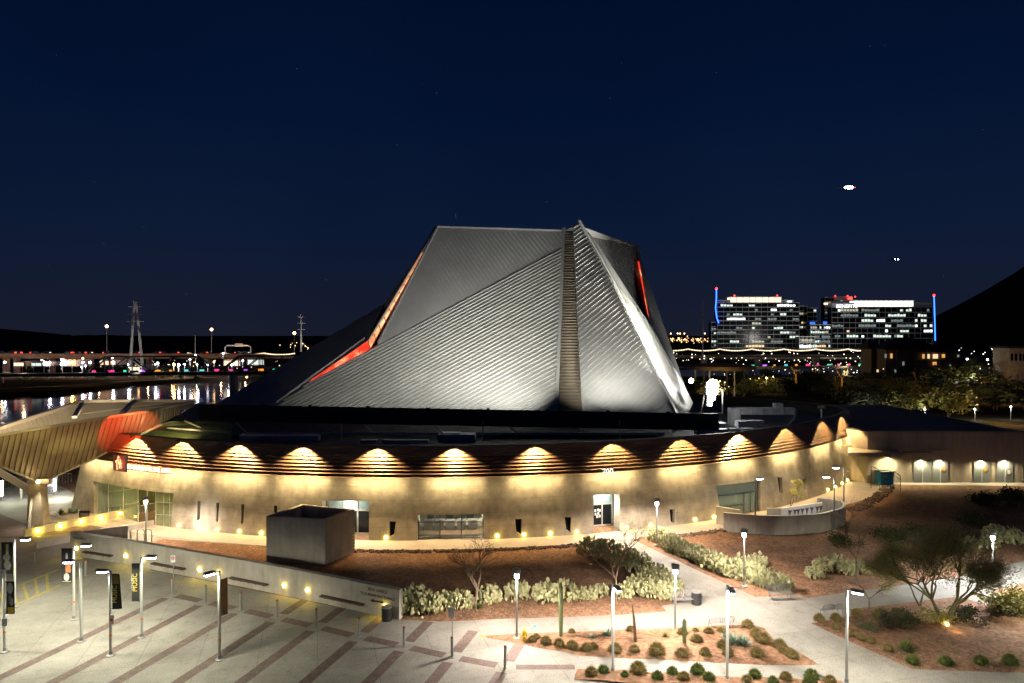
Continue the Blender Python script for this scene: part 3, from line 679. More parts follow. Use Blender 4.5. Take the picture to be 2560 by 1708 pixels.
# floodlights hidden behind the slat canopy that wash the folds
def wash(x, y, d, tx, ty, td, pw, ang, col=(1, .97, .88)):
    p = P(x, y, d); light('SPOT', p, pw, col, arts, target=OV(tx, ty, td), angle=ang, blend=.95, radius=.25)
for x, tx, pw in ((760, 740, 3500), (860, 850, 5000), (960, 950, 7500), (1060, 1040, 11000), (1160, 1120, 16000), (1270, 1190, 19000)):
    wash(x, 1011 if x > 900 else 1003, 79.4, tx, 815 if x > 900 else 860, 95, pw * .95, 77)
for x, tx, pw in ((1450, 1365, 9000), (1540, 1400, 13000), (1640, 1440, 11000)): wash(x, 1014, 79.4, tx, 785, 95, pw * .75, 75)
light('SPOT', P(1850, 1020, 83), 60000, (1, .97, .88), arts, target=OV(1555, 860, 95), angle=46, blend=.9, radius=.3)  # added spot without a fixture, whitens the lower flank
# ================================================================ street furniture and walls
ORD = ['first', 'second', 'third', 'fourth', 'fifth', 'sixth', 'seventh', 'eighth', 'ninth', 'tenth', 'eleventh', 'twelfth', 'thirteenth', 'fourteenth', 'fifteenth', 'sixteenth', 'seventeenth', 'eighteenth', 'nineteenth', 'twentieth', 'twenty-first', 'twenty-second', 'twenty-third', 'twenty-fourth']
# long retaining wall of the plaza
rw = thing('retaining_wall', 'long low concrete wall along the plaza with recessed benches and yellow lamps', 'wall', G(998, 1548))
top = [(175, 1331), (300, 1349), (430, 1371), (600, 1400), (800, 1437), (998, 1476)]
tp = [G(x, y, 2.1) for x, y in top]; back = V((.16, .42, 0))
g = MB()
for a, b_ in zip(tp, tp[1:]):
    g.prism([(a.x, a.y), (b_.x, b_.y), (b_.x + back.x, b_.y + back.y), (a.x + back.x, a.y + back.y)], -.05, 2.1)
a = tp[0]; e = G(310, 1314, 2.1); g.prism([(a.x, a.y), (a.x + .35, a.y - .1), (e.x + .35, e.y), (e.x, e.y)], -.05, 2.097)
recalc(g.build('wall', M['conc'], rw))
def wpt(px, z):        # on the plaza face of the wall
    for (x0, _), (x1, _), a, b_ in zip(top, top[1:], tp, tp[1:]):
        if px <= x1 or x1 == 998:
            # intersect the vertical plane of this stretch with the view direction
            d = ray(px, 1400); t = (b_ - a); den = d.x * t.y - d.y * t.x; s_ = (a.x * t.y - a.y * t.x) / den
            n = V((t.y, -t.x, 0)).normalized(); 
            return V((d.x * s_, d.y * s_, z)), n, t.normalized()
for x0, x1, zz in ((213, 284, .62), (384, 465, .62), (579, 671, .62), (805, 911, .62)):
    a, n, t = wpt(x0, zz); b_, _, _ = wpt(x1, zz); g = MB(); g.beam(a + n * .16, b_ + n * .16, .34, .1); 
    for k in range(5): f = (k + .5) / 5; q = a.lerp(b_, f); g.box(q + n * .1 - V((0, 0, .1)), (.08, .2, .12), math.atan2(t.y, t.x))
    g.build('wall_bench', M['rust'], rw)
for x in (192, 315, 359, 499, 547, 711, 769, 962):
    a, n, t = wpt(x, .78); g = MB(); g.ball(a + n * .03, .14, 8, 6); g.build('wall_lamp', M['lampy'], rw)
    light('SPOT', a + n * .14, 240, (1, .72, .04), rw, target=a + n * 1.5 - V((0, 0, 1.3)), angle=140, blend=.5, radius=.04)
a, n, t = wpt(944, 1.5); i = n * .012
letter = mat('sign_letter', (.09, .07, .05), .6)
text_mb('BOX OFFICE', .3, a + i + V((0, 0, .17)), t, (0, 0, 1), .02).build('lettering', letter, rw)
text_mb('TCA MAIN ENTRANCE', .3, a + i - V((0, 0, .22)), t, (0, 0, 1), .02).build('lettering', letter, rw)
g = MB(); c = a + i - V((0, 0, .5)); g.beam(c - t * .42, c + t * .5, .03, .1); g.slab([c - t * .68, c - t * .36 + V((0, 0, .13)), c - t * .36 - V((0, 0, .13))], n * .02); g.build('arrow_sign', M['black'], rw)
a, n, t = wpt(199, 1.6); text_mb('BOX OFFICE', .26, a + n * .012, t, (0, 0, 1), .02).build('lettering', letter, rw)
# plain concrete kiosk with an open roof
kb = thing('concrete_block', 'square roofless concrete enclosure with a metal ladder, in front of the curved wall', 'concrete enclosure', G(740, 1407))
p0, p1, p2 = G(666, 1403), G(813, 1412), G(886, 1381); p3 = p0 + (p2 - p1); p3.y += 1
q = [p0, p1, p2, p3]; ctr = sum(q, V()) / 4; H_ = 3.95
tq = [p.lerp(ctr, .02 if k != 2 else 0) for k, p in enumerate(q)]
g = MB()
for k in range(4):
    a, b_ = q[k], q[(k + 1) % 4]; ia, ib = a.lerp(ctr, .13), b_.lerp(ctr, .13); g.prism([(a.x, a.y), (b_.x, b_.y), (ib.x, ib.y), (ia.x, ia.y)], -.05, H_)
recalc(g.build('wall', M['conc'], kb))
g = MB(); g.prism([tuple(p.lerp(ctr, .1))[:2] for p in q], 2.5, 2.9); g.build('roof', M['roofing'], kb)
g = MB(); t = (p2 - p1).normalized(); n = V((t.y, -t.x, 0)); c = p2 - t * .55 + n * .14
g.beam(c + V((0, 0, .35)), c + V((0, 0, 2.4)), .05, .05); g.beam(c + t * .42 + V((0, 0, .35)), c + t * .42 + V((0, 0, 2.4)), .05, .05)
for k in range(7): g.beam(c + V((0, 0, .5 + k * .29)), c + t * .42 + V((0, 0, .5 + k * .29)), .07, .05)
g.build('ladder', M['frame'], kb)
# ramp with lamps and rail posts
rp = thing('entrance_ramp', 'low ramp walls glowing yellow with a row of round lamps before the entrance', 'ramp', G(230, 1330))
a, b_ = G(62, 1344), G(400, 1272); t = (b_ - a).normalized(); n = V((-t.y, t.x, 0)).normalized()
def lowwall(a, b_, w_, h, nm, m): n = V((-(b_ - a).y, (b_ - a).x, 0)).normalized() * w_; g = MB(); g.prism([tuple(a)[:2], tuple(b_)[:2], tuple(b_ + n)[:2], tuple(a + n)[:2]], -.05, h); recalc(g.build(nm, m, rp))
lowwall(a, b_, .3, .75, 'ramp_wall', M['conc'])
a2, b2 = G(92, 1372), G(385, 1316); lowwall(a2, b2, .3, .62, 'ramp_kerb', M['conc'])
g = MB(); k = 13
for i in range(k): p = a.lerp(b_, (i + .7) / k) - n * .12; g.tube([p + V((0, 0, .1)), p + V((0, 0, 1.15))], .035, 6)
g.build('rail_post', M['steel'], rp)
for x, y in ((95, 1335), (151, 1324), (202, 1314), (252, 1305), (301, 1295)):
    f = (x - 62) / (400 - 62); p = a.lerp(b_, f) - n * .07; d = ray(x, y); den = d.x * t.y - d.y * t.x; s_ = (a.x * t.y - a.y * t.x) / den; p = V((d.x * s_, d.y * s_, .42)) - n * .06
    g = MB(); g.ball(p, .14, 8, 6); g.build('ramp_lamp', M['lampy'], rp); light('POINT', p - n * .25, 45, (1, .72, .07), rp, radius=.08)
# canopy wing on the left with its tapered column
cw = thing('entrance_canopy', 'huge folded brown metal canopy over the entrance, lit red near its tip', 'canopy', G(90, 1310))
FL = [P(-300, 1130, 60), P(-40, 1096, 65.5), P(177, 1059, 71), P(369, 1029, 76), P(340, 1092, 73.6), P(231, 1149, 72), P(100, 1207, 71.6), P(0, 1165, 68), P(-300, 1040, 60) if 0 else P(-300, 1130, 60)]
# planar pieces with vertical ribs
pf_ = plane3(P(-40, 1096, 65.5), P(369, 1029, 76), P(100, 1207, 72.5)); FL = [FL[0]] + [onplane(x, y, pf_) for x, y in ((-40, 1096), (177, 1059), (369, 1029), (340, 1092), (231, 1149), (100, 1207))]
ribbed('fascia', [FL[1], FL[3], FL[4], FL[5], FL[6], onplane(0, 1165, pf_), onplane(-60, 1140, pf_), onplane(-60, 1099, pf_)], V((0, 0, 1)), .5, .16, M['brown'], cw)
ribbed('fascia', [FL[3], P(486, 1006, 86), P(488, 1012, 86), P(403, 1059, 79), FL[4]], V((0, 0, 1)), .5, .1, M['brown'], cw)
g = MB()
edge = [onplane(-60, 1099, pf_), FL[2], FL[3], P(487, 1006, 86)]
for u, v in zip(edge, edge[1:]): g.beam(u + V((0, .1, .05)), v + V((0, .1, .05)), .3, .25)
lo = [onplane(-60, 1141, pf_), onplane(0, 1165, pf_), FL[6], FL[5], FL[4], P(403, 1060, 79)]
for u, v in zip(lo, lo[1:]): g.beam(u, v, .35, .22)
g.build('edge_trim', M['gutter'], cw)
far = [P(-60, 1088, 74), P(0, 1070, 77), P(207, 1003, 88), P(487, 1002, 94)]
g = MB()
for u, v in zip(far, far[1:]): g.beam(u, v, .5, .4)
g.build('far_edge_trim', M['gutter'], cw)
ribbed('inner_panel', [far[0], far[1], far[2], V((far[2].x + 1, far[2].y - 5, 7.6)), V((far[0].x + 1, far[0].y - 4, 7.2))], V((.3, 0, 1)), .6, .08, M['gutter'], cw)
ribbed('inner_panel', [far[2], far[3], P(440, 1030, 84), V((far[2].x + 1, far[2].y - 5, 7.6))], V((-.6, -.6, .5)), 2.2, .08, M['gutter'], cw)
g = MB(); g.add([V((-57, 70, 6.9)), V((-45, 75, 7.2)), V((-30, 76, 7.6)), V((-38, 86, 7.8)), V((-66, 76, 7.3))], [(0, 1, 2, 3, 4)]); g.build('gutter_floor', M['gutter'], cw)
g = MB(); g.beam(far[2] + V((.3, -.6, -.3)), P(186, 1043, 77), .5, .3); g.beam(P(334, 1003, 91), P(298, 1042, 78), .5, .35); g.build('inner_rib', M['zinc'], cw)
# soffit beyond the tip, pale underside over olive glass
g = MB(); g.add([P(428, 1053, 80), P(490, 1009, 88), P(555, 1010, 90), P(570, 1056, 84)], [(0, 1, 2, 3)]); g.build('soffit', M['brown'], cw)
g = MB(); g.add([P(345, 1105, 78), P(345, 1068, 80), P(428, 1053, 81), P(580, 1058, 83), P(580, 1100, 79)], [(0, 1, 2, 3, 4)]); g.build('lobby_glazing', mat('olive_glass', (.2, .22, .08), .4), cw)
g = MB(); g.beam(P(418, 1070, 79), P(583, 1082, 79), .16, .2); g.beam(P(462, 1052, 80), P(502, 1070, 79), .12, .15); g.build('soffit_beam', M['gutter'], cw)
# column
g = MB(); b0_ = G(95, 1310); tt = P(93, 1209, 71.9)
sq = lambda c, hx, hy, dx=0: [V((c.x + i * hx + dx, c.y + j * hy, c.z)) for i, j in ((-1, -1), (1, -1), (1, 1), (-1, 1))]
vs = sq(b0_ - V((0, 0, .05)), .88, .6, .1) + sq(tt, .58, .5); g.add(vs, [(0, 1, 2, 3), (4, 5, 6, 7)] + [(i, (i + 1) % 4, 4 + (i + 1) % 4, 4 + i) for i in range(4)]); recalc(g.build('column', mat('sandy_concrete', (.42, .35, .24), .8, post=post_streak), cw))
g = MB(); g.beam(G(73, 1323), P(82, 1215, 72.1), .22, .3); g.beam(P(80, 1228, 72.6), P(-60, 1145, 71), .45, .6)
g.beam(P(70, 1203, 71.8), P(125, 1203, 71.8), .4, .5)
g.build('brace', M['gutter'], cw)
light('SPOT', P(93, 1203, 70.6), 1100, (1, .92, .75), cw, target=G(95, 1320), angle=80, blend=.8, radius=.1)
g = MB(); g.ball(P(96, 1204, 71), .2, 8, 5); g.build('column_light', M['lampwarm'], cw)
light('AREA', P(165, 1052, 78), 900, (1, .78, .48), cw, target=P(150, 1030, 84), size=(12, .3))
light('AREA', P(60, 1085, 70), 700, (1, .78, .48), cw, target=P(60, 1060, 78), size=(10, .3))
light('POINT', P(262, 1030, 79), 160, (1, .9, .75), cw, radius=.1)
# red wash near the tip, yellow-green wash lower down
light('SPOT', P(330, 1096, 70.6), 5200, (1, .06, .015), cw, target=P(312, 1068, 75.1), angle=54, blend=.12, radius=.1)
light('SPOT', P(345, 1092, 71.5), 1300, (1, .5, .2), cw, target=P(338, 1058, 75), angle=46, blend=.7, radius=.1)
for x, y, d in ((95, 1085, 68.5), (150, 1117, 71), (212, 1132, 71.5), (20, 1110, 66)): light('SPOT', P(x, y + 120, d - 5), 1500, (1, .85, .25), cw, target=P(x, y, d), angle=24, blend=.9, radius=.1)
light('AREA', P(120, 1260, 62), 420, (1, .8, .35), cw, target=P(120, 1110, 70), size=(14, .5))
light('SPOT', P(450, 1085, 77), 260, (1, .85, .5), cw, target=P(480, 1035, 84), angle=120, blend=.9)
light('POINT', P(400, 1090, 77), 90, (1, .95, .4), cw, radius=.2)
# fin sign with red neon letters and the row of letters beside it
fs = thing('neon_sign', 'dark fin sign with red neon letters TCA under the canopy edge', 'neon sign', P(300, 1176, 70.6))
a, b_, c, d = P(283, 1137, 71.2), P(314, 1138, 69.5), P(314, 1181, 69.5), P(283, 1176, 71.2); nn = (b_ - a).cross(d - a).normalized()
if nn.y > 0: nn = -nn
g = MB(); g.slab([a, b_, c, d], -nn * .18); recalc(g.build('panel', mat('sign_panel', (.09, .07, .09), .6), fs))
ux = (b_ - a).normalized(); o_ = a.lerp(c, .5) + nn * .06
g = MB()
def stroke(pts): g.tube([o_ + ux * x + V((0, 0, z)) + nn * .03 for x, z in pts], .038, 6)
stroke([(-.62, .12), (-.55, .28), (-.12, .36)]); stroke([(-.38, .3), (-.36, -.1), (-.3, -.62)])
stroke([(.16, .58), (.02, .74), (-.1, .6), (-.04, .25), (.02, -.02), (.22, -.12), (.36, .05)]); stroke([(.2, -.5), (.3, -.05), (.42, .42), (.52, .0), (.6, -.5)]); stroke([(.22, -.1), (.48, -.04), (.7, .02)])
g.build('neon_tube', M['neon'], fs); light('POINT', o_ + nn * .8, 60, (1, .12, .05), fs, radius=.3)
ls = thing('letter_sign', 'row of glowing standing letters on a shelf at the foot of the bronze rim', 'letter sign', P(380, 1180, 70))
t0, t1 = dr(322, 1170)[0], dr(440, 1184)[0]; txt = 'TEMPE CENTER FOR THE ARTS'; zz = 5.62
chars = [(i, ch) for i, ch in enumerate(txt) if ch != ' ']; g = MB(); mm = []
for i, ch in chars:
    t = t0 + (t1 - t0) * (i + .5) / len(txt); m_ = text_mb(ch, .62, cp(t, R0 + .75, zz), (math.cos(t), math.sin(t), 0), (0, 0, 1), .08); g.add(m_.v, m_.f)
g.build('lettering', M['neonw'], ls)
g = MB(); 
for i in range(12): g.beam(cp(t0 + (t1 - t0) * i / 12, R0 + .75, zz - .06), cp(t0 + (t1 - t0) * (i + 1) / 12, R0 + .75, zz - .06), .14, .07)
g.build('shelf', M['black'], ls)
for f in (.15, .4, .65, .9): light('POINT', cp(t0 + (t1 - t0) * f, R0 + .55, zz + .5), 14, (1, .12, .04), ls, radius=.1)
# curved planter wall in front of the corner window
pw = thing('planter_wall', 'low curved concrete wall bulging out before the corner window', 'wall', G(1940, 1336))
ot = [(1809, 1282), (1885, 1288), (1967, 1290), (2048, 1285), (2089, 1276), (2108, 1270), (2115, 1262), (2109, 1255), (2089, 1249), (2067, 1246), (2043, 1244)]
op = [G(x, y, 1.9) for x, y in ot]; dn = []
for i in range(len(op) - 1):
    p_, a, b_, q_ = op[max(i - 1, 0)], op[i], op[i + 1], op[min(i + 2, len(op) - 1)]
    for k in range(6):
        f = k / 6; dn.append(.5 * ((2 * a) + (b_ - p_) * f + (2 * p_ - 5 * a + 4 * b_ - q_) * f * f + (3 * a - p_ - 3 * b_ + q_) * f ** 3))
dn.append(op[-1]); nn_ = []
for i in range(len(dn)): t = (dn[min(i + 1, len(dn) - 1)] - dn[max(i - 1, 0)]).normalized(); nn_.append(V((t.y, -t.x, 0)))
recalc(MB().sweep(dn, nn_, [(0, -.05), (0, 1.9), (-.32, 1.9), (-.32, -.05)]).build('wall', M['conc'], pw))
g = MB(); a, b_, c = G(1790, 1266, 1.9), G(1850, 1276, 1.9), G(1809, 1282, 1.9)
for u, v in ((a, b_),): n_ = V((.1, .3, 0)); g.prism([tuple(u)[:2], tuple(v)[:2], tuple(v + n_)[:2], tuple(u + n_)[:2]], -.05, 1.897)
recalc(g.build('return_wall', M['conc'], pw))
sw = thing('name_wall', 'white wall panel with a row of dark standing shapes inside the curved wall', 'wall panel', G(2000, 1300))
a, b_ = G(1953, 1300), G(2056, 1287); a = P(1953, 1271, 73.5); b_ = P(2056, 1257, 74.5)
g = MB(); u, v = a, b_; g.slab([u, v, V((v.x, v.y, 0)), V((u.x, u.y, 0))], V((.05, .25, 0))); recalc(g.build('panel', M['plast'], sw))
g = MB(); g.slab([P(1917, 1271, 73.2), a, V((a.x, a.y, 0)), V((P(1917, 1271, 73.2).x, 73.2, 0))], V((.05, .2, 0))); recalc(g.build('side_panel', M['conc'], sw))
t = (b_ - a).normalized(); L_ = (b_ - a).length
for i, f in enumerate((.2, .32, .4, .5, .61, .73, .86, .95)):
    c = a + t * L_ * f + V((0, -.12, -.72)); g = MB(); g.beam(c + V((-.16, 0, .42)), c + V((0, 0, 0)), .05, .07); g.beam(c + V((.16, 0, .42)), c, .05, .07); g.beam(c, c - V((0, 0, .5)), .05, .07); g.box(c + V((0, 0, .32)), (.26, .06, .12)); g.build('relief_figure', M['rust'], sw)
light('POINT', P(2040, 1290, 71.5) + V((0, 0, 0)), 60, (.8, .9, 1), sw, radius=.15)
# service wing on the right
sv = thing('service_wing', 'long flat-roofed ribbed block beside the round building with paired steel doors', 'service building', G(2350, 1210))
yf = 91.5; zt = P(2200, 1079, yf).z; xl = P(2169, 1100, yf).x; xr = P(2557, 1100, yf).x
g = MB(); g.prism([(xl, yf), (xr, yf), (xr, 126), (xl - 8, 126), (xl - 14, yf + 14)], -.1, zt - .02); recalc(g.build('wall', M['ribbed'], sv))
g = MB(); g.prism([(xl, yf + .4), (xr - .3, yf + .4), (xr - .3, 125.6), (xl - 7.4, 125.6), (xl - 13, yf + 14)], zt - .3, zt + .06); g.build('roof', M['roofing'], sv)
g = MB(); g.beam(V((xl, yf, zt)), V((xr, yf, zt)), .3, .12); g.beam(V((xr, yf, 0)), V((xr, yf, zt)), .3, .14); g.build('coping', M['gutter'], sv)
g = MB(); a, b_, c, d = P(2120, 1108, 97), P(2215, 1109, 97), P(2256, 1135, 88.5), P(2120, 1131, 88.5)
g.slab([a, b_, c, d], V((0, 0, -.35))); g.beam(P(2120, 1136, 88.4), P(2257, 1137, 88.4), .2, .5); recalc(g.build('awning', M['gutter'], sv))
g = MB(); g.beam(P(2257, 1131, 89.6), P(2326, 1130, 89.6), .6, .2); g.beam(P(2257, 1124, 91.2), P(2362, 1124, 91.2), .3, .12); g.build('door_hood', M['gutter'], sv)
for x0, x1 in ((2284, 2328), (2331, 2370), (2434, 2474), (2492, 2532)):
    g = MB(); a, b_ = P(x0, 1150, yf - .03), P(x1, 1150, yf - .03)
    g.box(((a.x + b_.x) / 2, yf - .05, a.z / 2), ((b_.x - a.x), .1, a.z)); dd_ = g.build('service_door', M['steeldoor'], sv)
    g = MB(); g.box(((a.x + b_.x) / 2, yf - .12, a.z / 2), (.07, .06, a.z)); g.build('door_post', M['white'], dd_)
for x, y in ((2220, 1143), (2304, 1149), (2350, 1149), (2453, 1150), (2512, 1150)):
    c = P(x, y, yf - .25); g = MB(); g.lathe([(.16, -.1), (.2, 0), (.05, .12)], c, 10); g.build('wall_light_shade', M['frame'], sv)
    g = MB(); g.ball(c - V((0, 0, .1)), .12, 8, 5); g.build('wall_light', M['lampwarm'], sv)
    light('SPOT', c - V((0, .25, .15)), 600 if x > 2250 else 1100, (1, .85, .5), sv, target=V((c.x, c.y - .1, 0)), angle=172, blend=.9, radius=.05)
light('POINT', P(2140, 1160, 95), 700, (1, .82, .3), sv, radius=.2)  # added light with no fixture, brightens the end of the wing
for x in (2359, 2463): c = P(x, 1174, yf - .16); g = MB(); g.slab([c + V((0, 0, .38)), c + V((.38, 0, 0)), c - V((0, 0, .38)), c - V((.38, 0, 0))], V((0, .04, 0))); g.build('warning_sign', mat('warning_diamond', (.5, .3, .08), .6, amt=.6, sc=2), sv)
c = P(2522, 1181, yf - .16); g = MB(); g.box(c, (.4, .04, .5)); g.build('notice', M['white'], sv)
g = MB(); a = P(2135, 1141, 93); g.box((a.x - .6, 93, 2.4), (3.2, .2, 4.8)); g.build('sheet_door', M['ribbed'], sv)
st_ = thing('stair_rail', 'thin dark handrails of the ramp behind the blue skip', 'handrail', G(2200, 1210))
for pts in ([(2178, 1165, 0), (2200, 1176, 0)], [(2235, 1178, 0), (2251, 1190, 0)]):
    g = MB(); a, b_ = P(pts[0][0], pts[0][1], 88), P(pts[1][0], pts[1][1], 86.5)
    g.tube([a, b_], .04, 5); g.tube([a - V((0, 0, .5)), b_ - V((0, 0, .5))], .03, 5); g.tube([b_, V((b_.x, b_.y, 0))], .04, 5); g.tube([a, V((a.x, a.y, 0))], .04, 5); g.build('rail', M['black'], st_)
# blue dumpster
ds = thing('dumpster', 'bright blue steel skip at the end of the curved walk', 'dumpster', G(2216, 1214))
a, b_ = G(2202, 1213), G(2234, 1213); cx_, cy_ = (a.x + b_.x) / 2, a.y; w_ = b_.x - a.x
g = MB(); g.add([V((cx_ + i * w_ / 2 * (1 if k else .93), cy_ + j * .9 + .9, k * 1.65)) for k in (0, 1) for j in (-1, 1) for i in (-1, 1)], [(0, 2, 3, 1), (0, 1, 5, 4), (2, 6, 7, 3), (0, 4, 6, 2), (1, 3, 7, 5)]); g.build('body', M['blue'], ds)
g = MB(); g.box((cx_, cy_ + .9, 1.72), (w_ + .15, 1.95, .08)); g.build('lid', M['black'], ds)
g = MB(); g.box((cx_ + .1, cy_ - .05, .78), (w_ * .72, .1, .18)); g.box((cx_, cy_ - .03, 1.55), (w_ + .06, .1, .12)); g.build('stiffener', mat('blue_rib', (.05, .2, .33), .5), ds)
g = MB(); g.box((cx_ - w_ * .2, cy_ - .03, 1.25), (w_ * .4, .03, .4)); g.build('label_panel', mat('pale_sticker', (.2, .45, .6), .5), ds)
# rubble edging along the walk
g = MB()
def rub(p, s_):
    vs = [p + V((math.cos(a_) * s_ * R.uniform(.6, 1.2), math.sin(a_) * s_ * R.uniform(.6, 1.2), 0)) for a_ in [k * PI / 3 for k in range(6)]]
    t_ = [v.lerp(p, .35) + V((0, 0, s_ * R.uniform(.6, 1))) for v in vs]; g.add(vs + t_, [(i, (i + 1) % 6, 6 + (i + 1) % 6, 6 + i) for i in range(6)] + [tuple(range(6, 12))])
for i in range(520):
    f = R.random(); th = dr(888, 1350)[0] + f * (dr(1480, 1340)[0] - dr(888, 1350)[0]); rub(cp(th, R0 + 3.75 + R.uniform(0, .7), .0), R.uniform(.08, .2))
for i in range(260):
    th = dr(1600, 1330)[0] + R.random() * (dr(1806, 1300)[0] - dr(1600, 1330)[0]); rub(cp(th, R0 + 3.85 + R.uniform(0, .8), .0), R.uniform(.08, .2))
WE = [(2118, 1276), (2150, 1262), (2185, 1240), (2210, 1218)]
for i in range(420):
    f = R.random() * 3; k = int(f); a, b_ = G(*WE[k]), G(*WE[k + 1]); p = a.lerp(b_, f - k) + V((R.uniform(-.1, 1.3), R.uniform(-.6, .3), 0)); rub(p, R.uniform(.1, .26))
setp(g.build('rubble_edging', M['rock']), kind='stuff')
# walk round the wall, a pale slab ring
g = MB()
ring = [(p + n * .8, p + n * (3.6 if i < 70 else 3.6 + (i - 70) * .06)) for i, (p, n) in enumerate(zip(full[:116], nf[:116]))]
for (a, b_), (c, d) in zip(ring, ring[1:]): g.add([V((a.x, a.y, .05)), V((b_.x, b_.y, .05)), V((d.x, d.y, .05)), V((c.x, c.y, .05)), V((b_.x, b_.y, 0)), V((d.x, d.y, 0))], [(0, 1, 2, 3), (1, 4, 5, 2)])
recalc(setp(g.build('walk_pavement', M['walk']), kind='structure'))
flat('service_road', [(2210, 1211), (2700, 1217), (2700, 1200), (2140, 1170), (2150, 1200)], .03, M['walk'])

# ---- lamps
def arm_pole(x, yb, h, ax, m, lab, banner=None, tape=True, ay=0, sign=False, pw_=900, col=(1, .94, .7)):
    b_ = G(x, yb); r = thing('lamp_post', lab, 'lamp post', b_, 'tall arm lamps')
    MB().lathe([(.26, 0), (.26, .06), (.12, .12), (.1, .3)], b_, 12).build('base', M['poled'], r)
    MB().tube([b_ + V((0, 0, .1)), b_ + V((0, 0, h))], .085, 10).build('pole', m, r, smooth=False)
    A = V((ax, ay, 0)); t_ = b_ + V((0, 0, h - .06)); g = MB(); g.beam(t_, t_ + A + V((0, 0, .1)), .08, .08); g.build('arm', m, r)
    u = A.normalized(); c = t_ + A + u * .28 + V((0, 0, .1)); g = MB(); g.beam(c - u * .32, c + u * .32, .3, .12); g.build('lamp_head', M['poled'], r)
    g = MB(); g.beam(c - u * .26 - V((0, 0, .09)), c + u * .26 - V((0, 0, .09)), .26, .1); g.build('lamp_lens', M['lampw'], r)
    light('SPOT', c - V((0, 0, .22)), pw_, col, r, target=c + u * .6 - V((0, 0, 6)), angle=168, blend=.3, radius=.12)
    if tape: MB().tube([b_ + V((0, 0, 1.22)), b_ + V((0, 0, 1.36))], .092, 10).build('tape_band', M['orange'], r)
    return r, b_
ban_b = mat('banner_black', (.02, .02, .02), .7)
def banner(r, b_, z0, z1, dx0, dx1, cells, dy=0, bend=0, m=ban_b, warp=0):
    """a printed cloth hung between two rods; cells: patches (u0,u1,v0,v1,material) or text"""
    n = 8; vs = []
    def S_(u, v): x = dx0 + (dx1 - dx0) * (u + warp * (1 - v) * u); return b_ + V((x, dy * u + bend * math.sin(v * PI * 1.4) * u, z0 + (z1 - z0) * v - .12 * u * (1 if bend else 0)))
    for v in range(n + 1):
        for u in range(3): vs.append(S_(u / 2, v / n))
    g = MB().add(vs + [p + V((0, .03, 0)) for p in vs], [f_ for v in range(n) for u in range(2) for f_ in ((v * 3 + u, v * 3 + u + 1, v * 3 + u + 4, v * 3 + u + 3), (27 + v * 3 + u + 3, 27 + v * 3 + u + 4, 27 + v * 3 + u + 1, 27 + v * 3 + u))]); bn = g.build('banner', m, r)
    g = MB(); sx = 1 if dx1 > dx0 else -1
    g.beam(b_ + V((0, 0, z1)), b_ + V((dx1, dy, z1)), .05, .05); g.beam(b_ + V((0, 0, z0)), b_ + V((dx1, dy, z0)), .05, .05); g.build('banner_rod', M['black'], r)
    for c in cells:
        if isinstance(c[0], str):
            s_, u, v, size, m_ = c; xd = V((dx1 - dx0, dy, 0)).normalized(); xd = xd if xd.x > 0 else -xd; p = S_(u, v) + V((0, -.03, 0)); text_mb(s_, size, p, (0, 0, 1), -xd, .012).build('banner_print', m_, bn)
        else:
            u0, u1, v0, v1, m_ = c[:5]; g = MB(); k = 6; vs = []
            if len(c) > 5:
                for j in range(12): a_ = 2 * PI * j / 12; vs.append(S_((u0 + u1) / 2 + (u1 - u0) / 2 * math.cos(a_) * R.uniform(.8, 1), (v0 + v1) / 2 + (v1 - v0) / 2 * math.sin(a_)) + V((0, -.022, 0)))
                g.add(vs, [tuple(range(12))])
            else:
                for j in range(k + 1): vs += [S_(u0, v0 + (v1 - v0) * j / k) + V((0, -.02, 0)), S_(u1, v0 + (v1 - v0) * j / k) + V((0, -.02, 0))]
                g.add(vs, [(2 * j, 2 * j + 1, 2 * j + 3, 2 * j + 2) for j in range(k)])
            g.build('banner_print', m_, bn)
prw, pry, prg = mat('print_white', (.6, .6, .58), .7, sc=6, amt=.3), mat('print_yellow', (.6, .48, .04), .7), mat('print_gold', (.42, .36, .2), .7)
pro, prs = mat('print_orange', (.62, .24, .1), .7, amt=.3, sc=6), mat('print_grey', (.2, .2, .19), .7, sc=7, amt=.6)
r, b_ = arm_pole(12, 1631, 5.2, -.9, M['pole'], 'nearest banner post at the edge of the plaza with a no-parking plate', pw_=1500)
banner(r, b_, 2.45, 4.45, .12, .62, [(.1, .9, .62, .98, prw, 1), (.25, .75, .3, .62, prs, 1), (.45, .95, .25, .5, prw, 1), (.2, .95, .02, .2, pry)])
g = MB(); g.box(b_ + V((.1, -.12, 1.95)), (.34, .03, .5)); g.build('parking_plate', M['white'], r)
r, b_ = arm_pole(37, 1518, 5.0, .55, M['pole'], 'banner post with a black banner of a ringed figure at the edge of the frame', tape=False, pw_=1600)
banner(r, b_, 2.5, 4.75, -.12, -.95, [(.35, .6, .6, .95, prg), (.15, .9, .4, .62, prs, 1), (.1, .8, .1, .42, prs, 1)])
r, b_ = arm_pole(185, 1550, 5.25, .6, M['pole'], 'banner post with an orange and black dancer banner by the wall', tape=True)
banner(r, b_, 2.62, 5.0, -.12, -.85, [(.2, .8, .05, .28, prw, 1), (.1, .6, .3, .62, pro), (.4, .95, .55, .68, prw, 1), (.35, .6, .68, .88, prw, 1), (.05, .95, .02, .05, prg)])
r, b_ = arm_pole(203, 1605, 5.25, -.5, M['pole'], 'plain arm lamp post without a banner between the banner posts', tape=False)
r, b_ = arm_pole(277, 1640, 5.3, -.2, M['pole'], 'banner post with a twisted black and yellow banner in the open plaza', pw_=1050)
banner(r, b_, 2.95, 5.1, .12, .55, [('MUSIC', .55, .42, .38, pry), (.15, .9, .72, .97, mat('print_olive', (.25, .22, .03), .7))], warp=.35)
